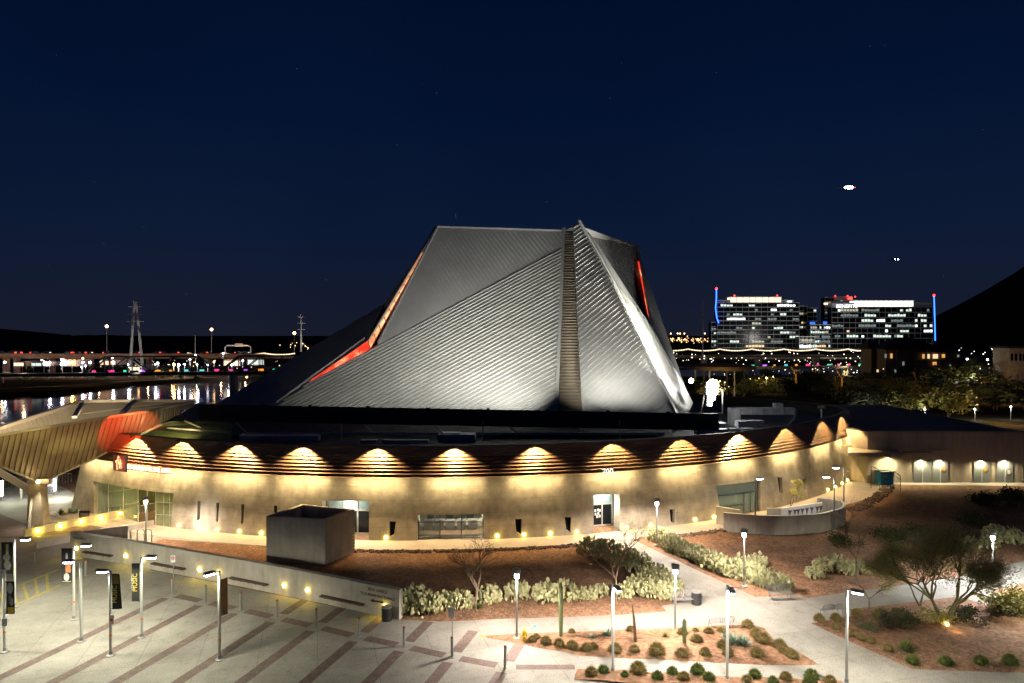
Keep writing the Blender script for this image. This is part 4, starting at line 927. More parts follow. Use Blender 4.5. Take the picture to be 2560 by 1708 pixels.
g = MB(); g.box(b_ + V((.14, -.1, 2.3)), (.28, .03, .55)); pl_ = g.build('parking_plate', M['white'], r); g = MB(); g.slab([b_ + V((.14, -.13, 2.3)) + V((math.cos(k * PI / 4) * .1, 0, math.sin(k * PI / 4) * .1)) for k in range(8)], V((0, .01, 0))); g.build('red_symbol', M['red'], pl_)
r, b_ = arm_pole(354, 1595, 5.35, .4, M['pole'], 'banner post with a black banner of yellow vertical lettering', pw_=1150)
banner(r, b_, 2.45, 4.9, -.14, -.62, [('MUSIC', .25, .5, .42, pry), ('CONCERTS', .75, .5, .2, prw)])
r, b_ = arm_pole(549, 1651, 5.5, -.22, M['pole'], 'banner post with two brown banners edge on, nearest the bollards', ay=-.25, pw_=1050)
banner(r, b_, 2.5, 4.6, -.12, -.34, [], dy=.5, m=mat('banner_brown', (.3, .1, .03), .7)); banner(r, b_, 2.7, 4.9, .1, .3, [(.1, .9, .02, .16, prs, 1)], dy=.5, m=mat('banner_tan', (.38, .2, .07), .7))
arm_pole(1532, 1681, 5.25, .1, M['pole'], 'white lamp post between the two lower cactus beds', ay=-.5, tape=False, col=(1, .93, .8), pw_=1900)
arm_pole(1818, 1701, 5.5, -.05, M['pole'], 'white lamp post with a dark head beside the agaves', ay=-.6, tape=False, col=(1, .93, .8), pw_=1900)
arm_pole(2116, 1710, 5.4, .22, M['pole'], 'white lamp post at the corner of the palo verde bed', ay=-.15, tape=False, col=(1, .9, .75), pw_=3600)
arm_pole(1888, 1334, 5.5, .25, M['poled'], 'grey arm lamp post before the corner window', ay=.1, tape=False, pw_=300)
arm_pole(2085, 1327, 5.5, -.55, M['poled'], 'grey arm lamp post outside the end of the curved wall', tape=False, pw_=350)
arm_pole(2109, 1289, 5.3, -.6, M['poled'], 'grey arm lamp post behind the curved wall', tape=False, pw_=350)
arm_pole(560, 2330, 5.4, -.3, M['pole'], 'added unseen lamp post on the open plaza below the frame', ay=.4, tape=False, pw_=800)  # added out of view to light the wall and kiosk fronts
arm_pole(2790, 1540, 5.4, -.4, M['pole'], 'added unseen lamp post on the path beyond the frame edge', tape=False, pw_=7500)  # extra lamp out of view, brightens the dark slope
arm_pole(1240, 2330, 5.4, .3, M['pole'], 'added unseen lamp post below the frame, near the bollard line end', ay=.4, tape=False, pw_=1700)  # second added lamp out of view, lights the plaza from the near side
def ped(x, yb, h, lab, pw_, col=(1, .86, .74)):
    b_ = G(x, yb); r = thing('path_lamp', lab, 'path lamp', b_, 'round-capped path lamps')
    MB().lathe([(.3, 0), (.3, .1), (.1, .14), (.09, .4)], b_, 12).build('base', M['conc'], r)
    MB().tube([b_ + V((0, 0, .1)), b_ + V((0, 0, h - .62))], .065, 8).build('pole', M['poled'], r)
    MB().lathe([(.26, h - .3), (.27, h - .02), (.2, h)], b_, 16).build('cap', M['poled'], r)
    MB().lathe([(.09, h - .66), (.15, h - .6), (.15, h - .32)], b_, 12).build('lamp_glass', M['lampped'], r)
    for k in range(3): light('SPOT', b_ + V((math.cos(k * 2.1 + .5) * .3, math.sin(k * 2.1 + .5) * .3, h - .5)), pw_ / 3, col, r, target=b_, angle=158, blend=.35, radius=.07)
ped(1292, 1596, 4.6, 'path lamp beside the yellow hydrant', 5200)
ped(1688, 1577, 4.5, 'path lamp between the bench and the short saguaro', 7500)
ped(1642, 1365, 4.5, 'path lamp near the lit doorway at the top of the path', 4200)
ped(1860, 1467, 4.6, 'path lamp in the brightest prickly pear hedge', 4200)
ped(2481, 1472, 4.5, 'path lamp behind the palo verde', 6500, (.95, .95, 1))
ped(365, 1357, 4.4, 'path lamp beside the bicycle racks before the entrance', 2200)
# ---- bollards and signs
names = ['half hidden on the road side', 'beside the retaining wall near its far end', 'x', 'under the no-parking plate', 'beyond the banner post with brown banners', 'next past the brown banner post', 'before the middle wall bench', 'between the middle and the last wall bench', 'before the last wall bench', 'with a red top before the black bin', 'under the blank white plate', 'nearest the hydrant, with a red top']
for i, p in enumerate(BP):
    if i == 2: continue
    r = thing('bollard', 'slim steel bollard ' + names[i], 'bollard', p, 'row of bollards across the plaza')
    MB().lathe([(.16, .02), (.16, .05), (.085, .06), (.085, 1.22)], p, 12).build('post', M['poled'], r)
    MB().lathe([(.09, 1.22), (.09, 1.3), (.05, 1.33)], p, 12).build('cap', mat('cap_red%d' % i, (.45, .1, .05) if i not in (4, 10) else (.3, .2, .12), .5), r)
for i, lab in ((3, 'small no-parking plate on a thin post above a bollard'), (10, 'blank white plate on a thin post above a bollard')):
    p = BP[i] + V((0, .16, 0)); r = thing('street_sign', lab, 'sign', p)
    MB().tube([p, p + V((0, 0, 2.9))], .03, 6).build('post', M['poled'], r)
    if i == 3:
        g = MB(); g.box(p + V((0, -.05, 2.75)), (.34, .03, .55)); q = g.build('plate', M['white'], r); g = MB(); c = p + V((0, -.075, 2.82)); g.tube([c + V((math.cos(k * PI / 6) * .11, 0, math.sin(k * PI / 6) * .11)) for k in range(13)], .022, 5); g.beam(c + V((-.08, 0, -.08)), c + V((.08, 0, .08)), .02, .04); g.build('symbol', M['red'], q)
    else:
        g = MB(); g.box(p + V((-.05, -.05, 2.75)), (.36, .03, .62)); g.build('plate', M['white'], r)
# ---- bins, benches, racks, hydrant
def bin_(x, y, lab, r_=.36, h=1.0):
    b_ = G(x, y); r = thing('litter_bin', lab, 'bin', b_, 'black round litter bins')
    MB().lathe([(r_ * .94, 0), (r_, .05), (r_, h * .92)], b_, 20).build('body', M['black'], r)
    MB().lathe([(r_ * 1.04, h * .92), (r_ * 1.05, h * .97), (r_ * .75, h)], b_, 20).build('rim', M['poled'], r)
bin_(967, 1551, 'black litter bin against the end of the retaining wall'); bin_(1741, 1511, 'black litter bin beside the bench where the paths meet')
def bench(x, y, rz, lab):
    r = thing('park_bench', lab, 'bench', G(x, y), 'perforated metal benches', rz)
    for s_ in (-1, 1):
        g = MB(); c = s_ * .47
        for k in range(7): g.box((c, -.22 + k * .07, .45), (.84, .045, .03))
        g.build('seat', M['poled'], r, local=True)
        g = MB(); 
        for k in range(9): g.beam((c - .38 + k * .095, .26, .47), (c - .38 + k * .095, .38, .88), .03, .02)
        pts = [(c - .42, .25, .46), (c - .42, .36, .82), (c - .34, .39, .9), (c + .34, .39, .9), (c + .42, .36, .82), (c + .42, .25, .46)]; g.tube(pts, .025, 6)
        g.build('backrest', M['poled'], r, local=True)
        g = MB(); g.tube([(s_ * .7, -.22, 0), (s_ * .7, -.2, .44), (s_ * .7, .22, .44), (s_ * .7, .3, 0)], .03, 6); g.build('leg', M['poled'], r, local=True)
bench(1711, 1512, math.radians(8), 'two-seat bench beside the litter bin, backed by prickly pears')
bench(1799, 1570, math.radians(188), 'two-seat bench whose back faces the agaves')
bench(1950, 1496, math.radians(2), 'two-seat bench at the end of the bright prickly pear hedge')
bench(2078, 1536, math.radians(192), 'two-seat bench on its pad by the palo verde bed')
for i, x in enumerate((287, 300, 317, 334, 351, 369)):
    b_ = G(x + 1, 1352 + i * .8); b_ = V((b_.x, b_.y, .02)); r = thing('bike_rack', 'hoop bicycle rack, %s of the six, counting from the wall corner' % ORD[i], 'bike rack', b_, 'hoop racks on the terrace')
    g = MB(); g.tube([b_ + V((-.3, -.1, 0)), b_ + V((-.3, -.1, .95))] + [b_ + V((-.3 * math.cos(k * PI / 6), -.1 * math.cos(k * PI / 6), .95 + .3 * math.sin(k * PI / 6))) for k in range(1, 6)] + [b_ + V((.3, .1, .95)), b_ + V((.3, .1, 0))], .045, 6); g.build('hoop', M['steel'], r)
    r.location.z = .02
h_ = G(1311, 1606); r = thing('fire_hydrant', 'yellow fire hydrant at the tip of the cactus bed', 'hydrant', h_)
MB().lathe([(.17, 0), (.17, .06), (.12, .08), (.12, .58), (.15, .6), (.15, .66)], h_, 14).build('barrel', M['yellow'], r)
MB().lathe([(.14, .66), (.12, .78), (.05, .86), (.04, .93)], h_, 14).build('bonnet', M['yellow'], r)
for s_ in (-1, 1): MB().tube([h_ + V((s_ * .1, 0, .48)), h_ + V((s_ * .22, 0, .48))], .06, 8).build('outlet', M['yellow'], r)
MB().tube([h_ + V((0, -.1, .42)), h_ + V((0, -.24, .42))], .08, 8).build('outlet', M['yellow'], r)
for x, y, m_, lab in ((1209, 1592, 'yellow', 'small yellow valve cover on the edge of the path'), (1337, 1566, 'blue', 'small blue utility disc set in the path')):
    g = MB(); g.lathe([(.13, .0), (.13, .03), (.08, .045)], G(x, y, .02), 12); g.build('utility_cover', M[m_], label=lab, cat='cover')
a = G(886, 1538, .021); g = MB(); g.lathe([(.6, 0), (.6, .012), (.55, .016)], a, 20); g.build('manhole_cover', M['poled'], label='round manhole cover in the paving below the last wall bench', cat='manhole cover')
b_ = G(212, 1304); r = thing('notice_stand', 'small black-framed notice stand beside the agaves by the entrance', 'notice stand', b_); g = MB(); g.box(b_ + V((0, 0, 1.05)), (1.1, .12, .25)); g.box(b_ + V((-.5, 0, .5)), (.12, .12, 1.0)); g.box(b_ + V((.5, 0, .5)), (.12, .12, 1.0)); g.build('frame', M['black'], r); g = MB(); g.box(b_ + V((0, 0, .48)), (.86, .06, .85)); g.build('board', mat('pinkish_board', (.35, .27, .25), .7), r)

# ================================================================ plants
def pear_mesh(seed, pads=150, rad=1.0, h=1.5):
    q = random.Random(seed); g = MB()
    def pad(c, n, up, s_):
        t = up.cross(n).normalized(); k = 8; ring = [c + (t * math.cos(2 * PI * i / k) * .42 + up * (math.sin(2 * PI * i / k) * .55 + .5)) * s_ for i in range(k)]
        cc_ = c + up * s_ * .5; g.add(ring + [cc_ + n * s_ * .12, cc_ - n * s_ * .12], [(i, (i + 1) % k, 8) for i in range(k)] + [((i + 1) % k, i, 9) for i in range(k)])
    for i in range(pads):
        a = q.uniform(0, 2 * PI); rr = rad * math.sqrt(q.random()); z = h * (1 - (rr / rad) ** 2 * .55) * q.uniform(.05, .86)
        if q.random() < .45: rr = rad * q.uniform(.75, 1.02); z = h * q.uniform(0, .55)
        c = V((rr * math.cos(a), rr * math.sin(a), z)); n = V((q.gauss(0, 1), q.gauss(0, 1), q.gauss(0, .25))).normalized(); up = V((q.gauss(0, .35) + math.cos(a) * .3, q.gauss(0, .35) + math.sin(a) * .3, 1)); up = (up - n * up.dot(n)).normalized()
        pad(c, n, up, q.uniform(.19, .35))
    return g
pearm = [pear_mesh(s_, 220) for s_ in range(5)]
PM = []
for s_, g in enumerate(pearm):
    o = g.build('pads', M['pear'], local=True); PM.append(o.data); bpy.data.objects.remove(o)
def plantinst(name, me, part, lab, cat, p, s_, group, rz=None):
    r = thing(name, lab, cat, p, group, R.uniform(0, 6.28) if rz is None else rz); r.scale = s_ if hasattr(s_, '__len__') else (s_,) * 3
    o = bpy.data.objects.new(part, me); COL.objects.link(o); o.parent = r; return r
PEAR = [(1018, 1544, 78, 'hard against the end of the retaining wall'), (1063, 1543, 78, 'second from the wall end, brightly lit'), (1040, 1518, 70, 'in shade behind the bright ones at the wall end'), (1108, 1530, 62, 'between the bright hedge and the bare tree'), (1150, 1528, 62, 'left of the leaning bare tree trunk'), (1222, 1512, 64, 'behind the leaning bare tree trunk'),
    (1292, 1508, 64, 'alone behind the path lamp by the hydrant'), (1366, 1512, 66, 'beside the tall saguaro on its lamp side'), (1412, 1508, 66, 'right behind the tall saguaro'), (1450, 1503, 46, 'small, past the tall saguaro'), (1475, 1503, 40, 'small, last of the saguaro group'), (1503, 1495, 40, 'lone small one before the second bare tree'),
    (1560, 1500, 48, 'small, just past the second bare tree'), (1603, 1493, 66, 'second past the second bare tree'), (1638, 1500, 66, 'third past the second bare tree'), (1668, 1503, 60, 'beside the bench with the bin'), (1690, 1488, 52, 'at the corner where the paths meet'), (1652, 1470, 66, 'high on the slope above the bench with the bin'),
    (1482, 1392, 66, 'darkest, at the top of the bare tree hedge'), (1520, 1402, 70, 'dark, second from the top of the bare tree hedge'), (1562, 1420, 72, 'dark, behind the crown of the second bare tree'), (1600, 1436, 64, 'dark, along the diagonal path'), (1630, 1455, 60, 'half lit, along the diagonal path'),
    (1652, 1360, 52, 'at the head of the far hedge beside the lamp'), (1672, 1372, 52, 'second in the far hedge'), (1694, 1384, 54, 'third in the far hedge'), (1718, 1394, 54, 'fourth in the far hedge'), (1744, 1404, 56, 'fifth in the far hedge'), (1766, 1415, 56, 'sixth in the far hedge'), (1788, 1426, 60, 'seventh in the far hedge'), (1812, 1436, 60, 'pale one before the lamp in the far hedge'),
    (1838, 1447, 62, 'pale one touching the lamp in the far hedge'), (1862, 1440, 62, 'behind the lamp in the far hedge'), (1884, 1459, 62, 'pale one past the lamp in the far hedge'), (1908, 1468, 62, 'second past the lamp in the far hedge'), (1934, 1476, 62, 'beside the bench at the hedge end'), (1962, 1480, 60, 'last of the far hedge'), (1900, 1425, 48, 'spiky one at the back of the far hedge'),
    (2044, 1450, 44, 'first of the dim clump under the thin tree'), (2066, 1434, 48, 'second of the dim clump under the thin tree'), (2098, 1428, 50, 'third of the dim clump under the thin tree'), (2126, 1440, 46, 'fourth of the dim clump under the thin tree'), (2154, 1440, 46, 'last of the dim clump under the thin tree'),
    (2505, 1358, 56, 'behind the palo verde lamp'), (2540, 1362, 60, 'near the frame edge behind the palo verde lamp'), (2442, 1374, 40, 'small, before the palo verde lamp'), (2486, 1374, 44, 'small, beside the palo verde lamp')]
for i, (x, y, wpx, lab) in enumerate(PEAR):
    p = G(x, y); s_ = wpx / F * p.y / 2.0; p.y += s_ * .8; 
    plantinst('prickly_pear', PM[i % 5], 'pads', 'prickly pear ' + lab, 'cactus', p, (s_, s_, s_ * R.uniform(.95, 1.15)), 'prickly pear cacti')
def tuft_mesh(seed, n=1100):
    q = random.Random(seed); g = MB()
    g.lathe([(.22, 0), (.32, .15), (.33, .3), (.26, .45), (.1, .54)], (0, 0, 0), 9)
    for i in range(n):
        a = q.uniform(0, 2 * PI); e = math.acos(q.uniform(.0, 1)) ; d = V((math.sin(e) * math.cos(a), math.sin(e) * math.sin(a), math.cos(e) * 1.15 + .12)); b_ = V((d.x * .3, d.y * .3, max(.02, d.z * .42)))
        L = q.uniform(.2, .32); tip = b_ + d.normalized() * L + V((q.gauss(0, .04), q.gauss(0, .04), q.uniform(-.08, .02))); s_ = d.cross(V((q.gauss(0, 1), q.gauss(0, 1), q.gauss(0, 1)))).normalized() * .014
        g.add([b_ - s_, b_ + s_, tip], [(0, 1, 2)])
    return g
TM = []
for s_ in range(4):
    for m_ in ('tuft', 'tuftg'):
        o = tuft_mesh(s_).build('grass_mound', M[m_], local=True); TM.append(o.data); bpy.data.objects.remove(o)
rows = {
 'in the front row of the upper cactus bed': [(1331, 1609, 26), (1341, 1602, 24), (1365, 1615, 32), (1398, 1622, 33), (1432, 1629, 36), (1467, 1635, 36), (1484, 1628, 30), (1540, 1639, 42), (1588, 1637, 34), (1646, 1646, 50), (1709, 1649, 40), (1767, 1647, 36), (1824, 1648, 36), (1899, 1650, 42), (1987, 1653, 38)],
 'in the back half of the upper cactus bed': [(1430, 1588, 22), (1579, 1583, 26), (1709, 1595, 34), (1741, 1586, 22), (1745, 1615, 40), (1776, 1592, 32), (1806, 1588, 28), (1814, 1631, 42), (1874, 1576, 36), (1895, 1600, 38), (1912, 1616, 48), (1956, 1627, 38), (1961, 1638, 26)],
 'in the bed along the bottom of the frame': [(1480, 1697, 38), (1510, 1689, 36), (1563, 1697, 24), (1598, 1693, 50), (1647, 1706, 36), (1684, 1692, 34), (1713, 1708, 38), (1749, 1694, 44), (1777, 1708, 36), (1871, 1712, 32), (1892, 1702, 38), (1937, 1716, 32), (1971, 1708, 38), (2036, 1706, 42), (2031, 1722, 40), (2081, 1716, 36)],
 'along the edge of the palo verde bed': [(2054, 1558, 32), (2095, 1555, 30), (2097, 1578, 30), (2149, 1547, 34), (2130, 1591, 30), (2160, 1604, 30), (2185, 1612, 28), (2225, 1632, 32), (2290, 1666, 38), (2374, 1669, 40), (2463, 1669, 38), (2536, 1669, 42), (2200, 1545, 30), (2245, 1540, 26)]}
for k_, (row, l) in enumerate(rows.items()):
    for i, (x, y, wpx) in enumerate(l):
        p = G(x, y, .05); s_ = wpx / F * p.y / 1.08; p.y += s_ * .4; q_ = i % 4 * 2 + (1 if (k_ == 2 and i % 3) or (x > 2280) else 0)
        plantinst('grass_tussock', TM[q_], 'grass_mound', 'round bunch grass mound, %s %s' % (ORD[i], row), 'bunch grass', p, (s_, s_, s_ * R.uniform(.85, 1.0)), 'round grass mounds')
def agave(x, y, s_, lab, m_='agave', n=30, nm='agave'):
    p = G(x, y, .08); r = thing(nm, lab, 'agave' if nm == 'agave' else 'shrub', p, None); g = MB()
    for i in range(n):
        a = i * 2.4; e = .25 + 1.1 * (i / n) ; L = s_ * R.uniform(.8, 1.05); d = V((math.cos(a) * math.sin(e), math.sin(a) * math.sin(e), math.cos(e))); t = V((-math.sin(a), math.cos(a), 0)) * s_ * .075
        m1 = p + d * L * .45; tip = p + d * L + V((0, 0, -.06 * L)); g.add([p - t * .5, p + t * .5, m1 + t, m1 - t, tip, m1 - V((0, 0, .04))], [(0, 1, 2, 3), (3, 2, 4), (0, 3, 5), (5, 3, 4)])
    g.build('leaf_rosette', M[m_], r); return r
agave(1834, 1612, .95, 'largest blue-green agave beside the white lamp post'); agave(1858, 1616, .95, 'blue-green agave touching the largest one'); agave(1815, 1600, .7, 'agave half hidden by the white lamp post')
agave(1482, 1598, .5, 'tiny pale agave near the tall saguaro'); agave(1519, 1592, .75, 'bluish agave against the white lamp post in the gravel')
agave(1663, 1596, .5, 'small bright green spiky plant below the middle lamp', 'tuftg', 40, 'spiky_plant'); agave(2267, 1630, .95, 'dark green spiky yucca in the palo verde bed', 'tuftg', 46, 'spiky_plant')
agave(152, 1288, .9, 'agave silhouetted before the canopy column', 'leafd'); agave(176, 1284, .9, 'agave beside the pale flowers by the entrance', 'agave'); agave(190, 1283, .8, 'agave nearest the notice stand', 'agave'); agave(162, 1288, .5, 'small pale plant between two agaves by the entrance', 'pear')
agave(1198, 1521, .5, 'small bright green weed at the foot of the leaning bare tree', 'tuftg', 40, 'spiky_plant')
def sag(x, yb, yt, r_, lab, m_='cact', bend=0, nm='saguaro'):
    p = G(x, yb, .05); h = (yb - yt) / F * p.y; r = thing(nm, lab, 'cactus', p); vs = []; g = MB(); n = 20; k = 12
    for i in range(k + 1):
        f = i / k; rr = r_ * (1 if f < .93 else (.8 if f < 1 else .3)) * (.88 + .2 * math.sin(f * 3)); o_ = V((bend * f * f, 0, h * f))
        if m_ == 'dead': rr *= (1.1 - .75 * f)
        vs += [p + o_ + V((math.cos(2 * PI * j / n), math.sin(2 * PI * j / n), 0)) * rr * (1 if j % 2 else .84) for j in range(n)]
    g.add(vs, [(i * n + j, i * n + (j + 1) % n, (i + 1) * n + (j + 1) % n, (i + 1) * n + j) for i in range(k) for j in range(n)] + [tuple(k * n + j for j in range(n))]); g.build('stem', M[m_], r); return r
sag(1402, 1594, 1456, .14, 'tall straight green saguaro between the path and the cactus bed'); sag(1711, 1614, 1546, .125, 'short flat-topped saguaro in the gravel'); sag(1588, 1609, 1508, .11, 'dark dead cactus stem, crooked and tapering', 'dead', -.22, 'dead_cactus')
# trees
def tree(p, h, spread, lab, m_bark, leaf=None, seed=1, trunks=1, levels=5, tilt=0, name='bare_tree', leafn=3, lsz=.08, droop=0, cat='tree', r0=.1, clear=.4):
    q = random.Random(seed); r = thing(name, lab, cat, p); g = MB(); lf = MB(); tips = []
    def grow(a, d, L, rad, lev):
        mid = a + d * L * .5 + V((q.gauss(0, .04), q.gauss(0, .04), 0)) * L; b_ = a + d * L
        g.tube([a, mid, b_], [rad, rad * .85, rad * .68], 5 if lev > 1 else 3, cap=False)
        if lev == 0: tips.append((b_, d)); return
        if lev <= 2: tips.append((b_, d))
        for k in range(q.choice((2, 3, 3)) if lev > 1 else 3):
            nd = (d + V((q.gauss(0, .5) * spread, q.gauss(0, .5) * spread, q.gauss(.02 - droop, .28)))).normalized()
            grow(b_, nd, L * q.uniform(.62, .85), rad * .62, lev - 1)
    for t_ in range(trunks):
        a = q.uniform(0, 6.28); d = V((math.cos(a) * .5 + tilt, math.sin(a) * .4, 1)).normalized() if trunks > 1 else V((tilt, 0, 1)).normalized(); grow(V(p) - V((0, 0, .05)), d, h * clear * q.uniform(.85, 1.1), r0, levels)
    g.build('branches', m_bark, r)
    if leaf:
        for b_, d in tips:
            for k in range(leafn):
                c = b_ + V((q.gauss(0, .22), q.gauss(0, .22), q.gauss(0, .16))) * h * (.3 if leafn > 20 else .14); u = V((q.gauss(0, 1), q.gauss(0, 1), q.gauss(0, .6))).normalized() * lsz * q.uniform(.6, 1.8); v = u.orthogonal().normalized() * lsz * .4
                lf.add([c - u, c + v, c + u, c - v], [(0, 1, 2, 3)])
        lf.build('crown', leaf, r)
    return r
tree(G(1190, 1524), 3.6, 1.15, 'small bare tree with a leaning trunk in the prickly pears', M['bark'], M['dead'], 3, 1, 6, .06, leafn=0 or 1, lsz=.03, r0=.12, clear=.42)
tree(G(1538, 1508), 4.4, 1.25, 'wide bare tree with a spreading crown of pale twigs', M['bark'], None, 5, 1, 6, .02, r0=.11, clear=.4)
tree(G(2140, 1458), 4.6, .8, 'thin dim tree standing in the far prickly pear clump', M['bark'], M['leaf'], 8, 1, 5, 0, leafn=1, lsz=.04, name='thin_tree')
tree(G(2172, 1530), 2.6, 1.1, 'little bare sapling at the edge of the branching path', M['bark'], None, 9, 1, 4, 0, r0=.06)
tree(G(2362, 1560), 5.4, .95, 'large palo verde with several trunks and a hazy green crown', M['barkp'], M['leaf'], 12, 4, 5, 0, name='palo_verde', leafn=26, lsz=.06, r0=.13, clear=.36)
tree(G(2300, 1515), 3.8, .95, 'smaller palo verde behind the path side of the large one', M['barkp'], M['leaf'], 14, 2, 5, 0, name='palo_verde', leafn=22, lsz=.055, r0=.07)
tree(G(1975, 1272), 2.7, .8, 'leafy little tree inside the curved wall', M['bark'], M['leaf'], 21, 2, 4, 0, name='small_tree', leafn=8, lsz=.09, r0=.05)
def shrub_mesh(seed, n=900, flat_=.7):
    q = random.Random(seed); g = MB(); cl = [V((q.gauss(0, .38), q.gauss(0, .38), q.uniform(.15, .7))) for _ in range(14)]
    for i in range(n):
        c = q.choice(cl) + V((q.gauss(0, .17), q.gauss(0, .17), q.gauss(0, .14))); c.z = abs(c.z) * flat_ + .02; u = V((q.gauss(0, 1), q.gauss(0, 1), q.gauss(0, 1))).normalized() * .06; v = u.orthogonal().normalized() * .035; g.add([c - u, c + v, c + u, c - v], [(0, 1, 2, 3)])
    for c in cl: g.tube([(0, 0, 0), (c.x, c.y, c.z * flat_)], .015, 3, cap=False)
    return g
SH = []
for s_ in range(4):
    for m_ in ('leafd', 'leaf'): o = shrub_mesh(s_ + 40).build('foliage', M[m_], local=True); SH.append(o.data); bpy.data.objects.remove(o)
for i, (x, y, wpx, lab, m_) in enumerate(((2222, 1358, 80, 'dark round shrub on the slope past the curved wall', 0), (2298, 1341, 66, 'dark shrub next up the slope, beyond the round one', 0), (2427, 1308, 60, 'dark shrub on the upper slope', 0), (2490, 1268, 76, 'low dark shrub near the top of the slope', 0), (2530, 1250, 66, 'dark shrub by the service road', 0), (2110, 1362, 60, 'twiggy dark shrub at the foot of the thin tree', 0),
    (2538, 1532, 110, 'big dark green bush at the edge of the frame', 1), (2490, 1535, 70, 'dark bush between the big bush and the palo verde', 0), (2215, 1568, 70, 'low dark shrub behind the edge grasses', 0), (2255, 1552, 60, 'low shrub at the bend of the branching path', 0), (2170, 1575, 40, 'twiggy shrub under the sapling', 0), (2330, 1555, 70, 'shrub at the foot of the palo verde', 1), (2420, 1545, 60, 'low shrub beside the path bulge', 0), (1678, 1383, 24, 'small dry bush between path and far hedge', 0))):
    p = G(x, y); s_ = wpx / F * p.y / 1.3; plantinst('shrub', SH[(i * 2 + m_) % 8 if (i * 2 + m_) % 2 == m_ else m_], 'foliage', lab, 'shrub', p, (s_, s_, s_ * .9), None)
g = MB()
for i in range(2600):      # loose stones on the gravel near the paths
    x, y = R.choice(((1193, 1591), (1640, 1600), (1850, 1630), (1500, 1530), (1250, 1535), (2050, 1480), (1780, 1470), (2200, 1640), (2400, 1660), (1600, 1690))); p = G(x + R.gauss(0, 90), y + R.gauss(0, 12), .06 if 0 else .02)
    rub(p, R.uniform(.012, .04))
setp(g.build('loose_stones', mat('pale_stone', (.4, .3, .22), .9, sc=5)), kind='stuff')
light('POINT', G(2368, 1572) + V((.3, -.5, .25)), 14, (1, .55, .15), None, radius=.05); r = thing('ground_spot', 'tiny orange ground light at the foot of the palo verde', 'ground light', G(2368, 1565)); MB().ball(G(2368, 1565) + V((0, 0, .12)), .1, 8, 5).build('lens', M['lampwarm'], r)
# ================================================================ beyond the lake and behind the building
lit = {k: emis('window_' + k, c, s_) for k, (c, s_) in dict(cool=((.85, 1, .88), 1.0), bright=((.9, 1, .95), 2.0), warm=((1, .72, .38), 1.1), dim=((.6, .75, .7), .3), cream=((1, .8, .55), 1.6), amber=((1, .5, .15), .8), blue=((.05, .2, 1), 1.2), soft=((1, .9, .65), .55)).items()}
def bx(g, x0, x1, y0, y1, d, dp=1, fwd=0):          # box filling a patch of the view at distance d
    a, b_ = P(x0, y1, d), P(x1, y0, d); g.box(((a.x + b_.x) / 2, d + dp / 2 - fwd, (a.z + b_.z) / 2), (abs(b_.x - a.x), dp, b_.z - a.z)); return g
def office(name, lab, x0, x1, yt, yb, d, floors, cols, p_lit, crown=None, brightrows=(), seed=1, depth=10, skip=None):
    q = random.Random(seed); r = thing(name, lab, 'office building', P((x0 + x1) / 2, yb, d + depth / 2))
    bx(MB(), x0, x1, yt, yb, d, depth).build('wall', M['gdark'], r)
    h = (yb - yt) / floors; g = MB()
    for i in range(floors + 1): y = yt + i * h; bx(g, x0 - 1, x1 + 1, y - .9, y + .9, d, 1.2, 1.2)
    g.build('floor_edge', M['tile'], r)
    g = MB()
    for i in range(cols + 1): x = x0 + (x1 - x0) * i / cols; bx(g, x - .35, x + .35, yt, yb, d, .6, .7) if i % 2 == 0 else None
    g.build('mullion', M['tile'], r)
    w_ = (x1 - x0) / cols; n = 0
    for i in range(floors):
        run = 0; kind = 'cool'
        for j in range(cols):
            if run <= 0 and q.random() < p_lit * (2.2 if i in brightrows else 1) / 2.2: run = q.choice((1, 2, 3, 4, 6)); kind = q.choice(('cool', 'cool', 'dim', 'bright', 'dim', 'warm' if q.random() < .4 else 'soft'))
            if run > 0:
                run -= 1
                if n < 95:
                    y = yt + i * h; bx(MB(), x0 + j * w_ + .8, x0 + (j + 1) * w_ - .8, y + h * q.uniform(.3, .45), y + h * .82, d, .3, .35).build('window', lit[kind], r); n += 1
    return r
r = office('office_tower', 'long glass office block crowned by a peach-lit upper storey, beside the blue mast', 1793, 1997, 757, 870, 700, 10, 26, .3, seed=4, brightrows=(3, 8))
bx(MB(), 1825, 1953, 743, 757, 702, 9).build('lit_storey', lit['cream'], r)
g = MB(); bx(g, 1823, 1955, 741, 743.5, 701, 11); bx(g, 1793, 1825, 750, 757, 702, 8); bx(g, 1953, 1985, 750, 757, 702, 8); 
for i in range(9): x = 1825 + i * 16; bx(g, x, x + 1, 743, 757, 701, .4)
g.build('crown_frame', M['tile'], r)
for x in (1836, 1943): MB().ball(P(x, 739, 700), .8, 6, 4).build('beacon', M['red_l'], r)
bx(MB(), 1969, 1980, 752, 757, 700, .4).build('window', lit['bright'], r)
r = office('office_tower', 'widest glass office block with white lit top floor and BENEFITS lettering', 2079, 2331, 768, 872, 690, 8, 34, .42, seed=9, brightrows=(3, 5, 6, 7))
bx(MB(), 2135, 2284, 752, 766, 692, 9).build('lit_storey', emis('lit_crown', (1, .93, .82), 1.7), r)
g = MB(); bx(g, 2133, 2287, 750, 752, 691, 11); bx(g, 2079, 2135, 757, 768, 692, 8); bx(g, 2284, 2331, 756, 768, 692, 8)
for i in range(13): x = 2135 + i * 12.4; bx(g, x, x + .8, 752, 766, 691, .4)
g.build('crown_frame', M['tile'], r)
text_mb('BENEFITS', 5.2, P(2117, 770, 688), (1, 0, 0), (0, 0, 1), .3).build('lettering', emis('sign_white', (.9, .95, 1), 2.2), r)
r = office('office_tower', 'stepped grey tower with red rooftop beacons between the two wide blocks', 2062, 2130, 744, 868, 760, 12, 9, .35, seed=3, brightrows=(2,))
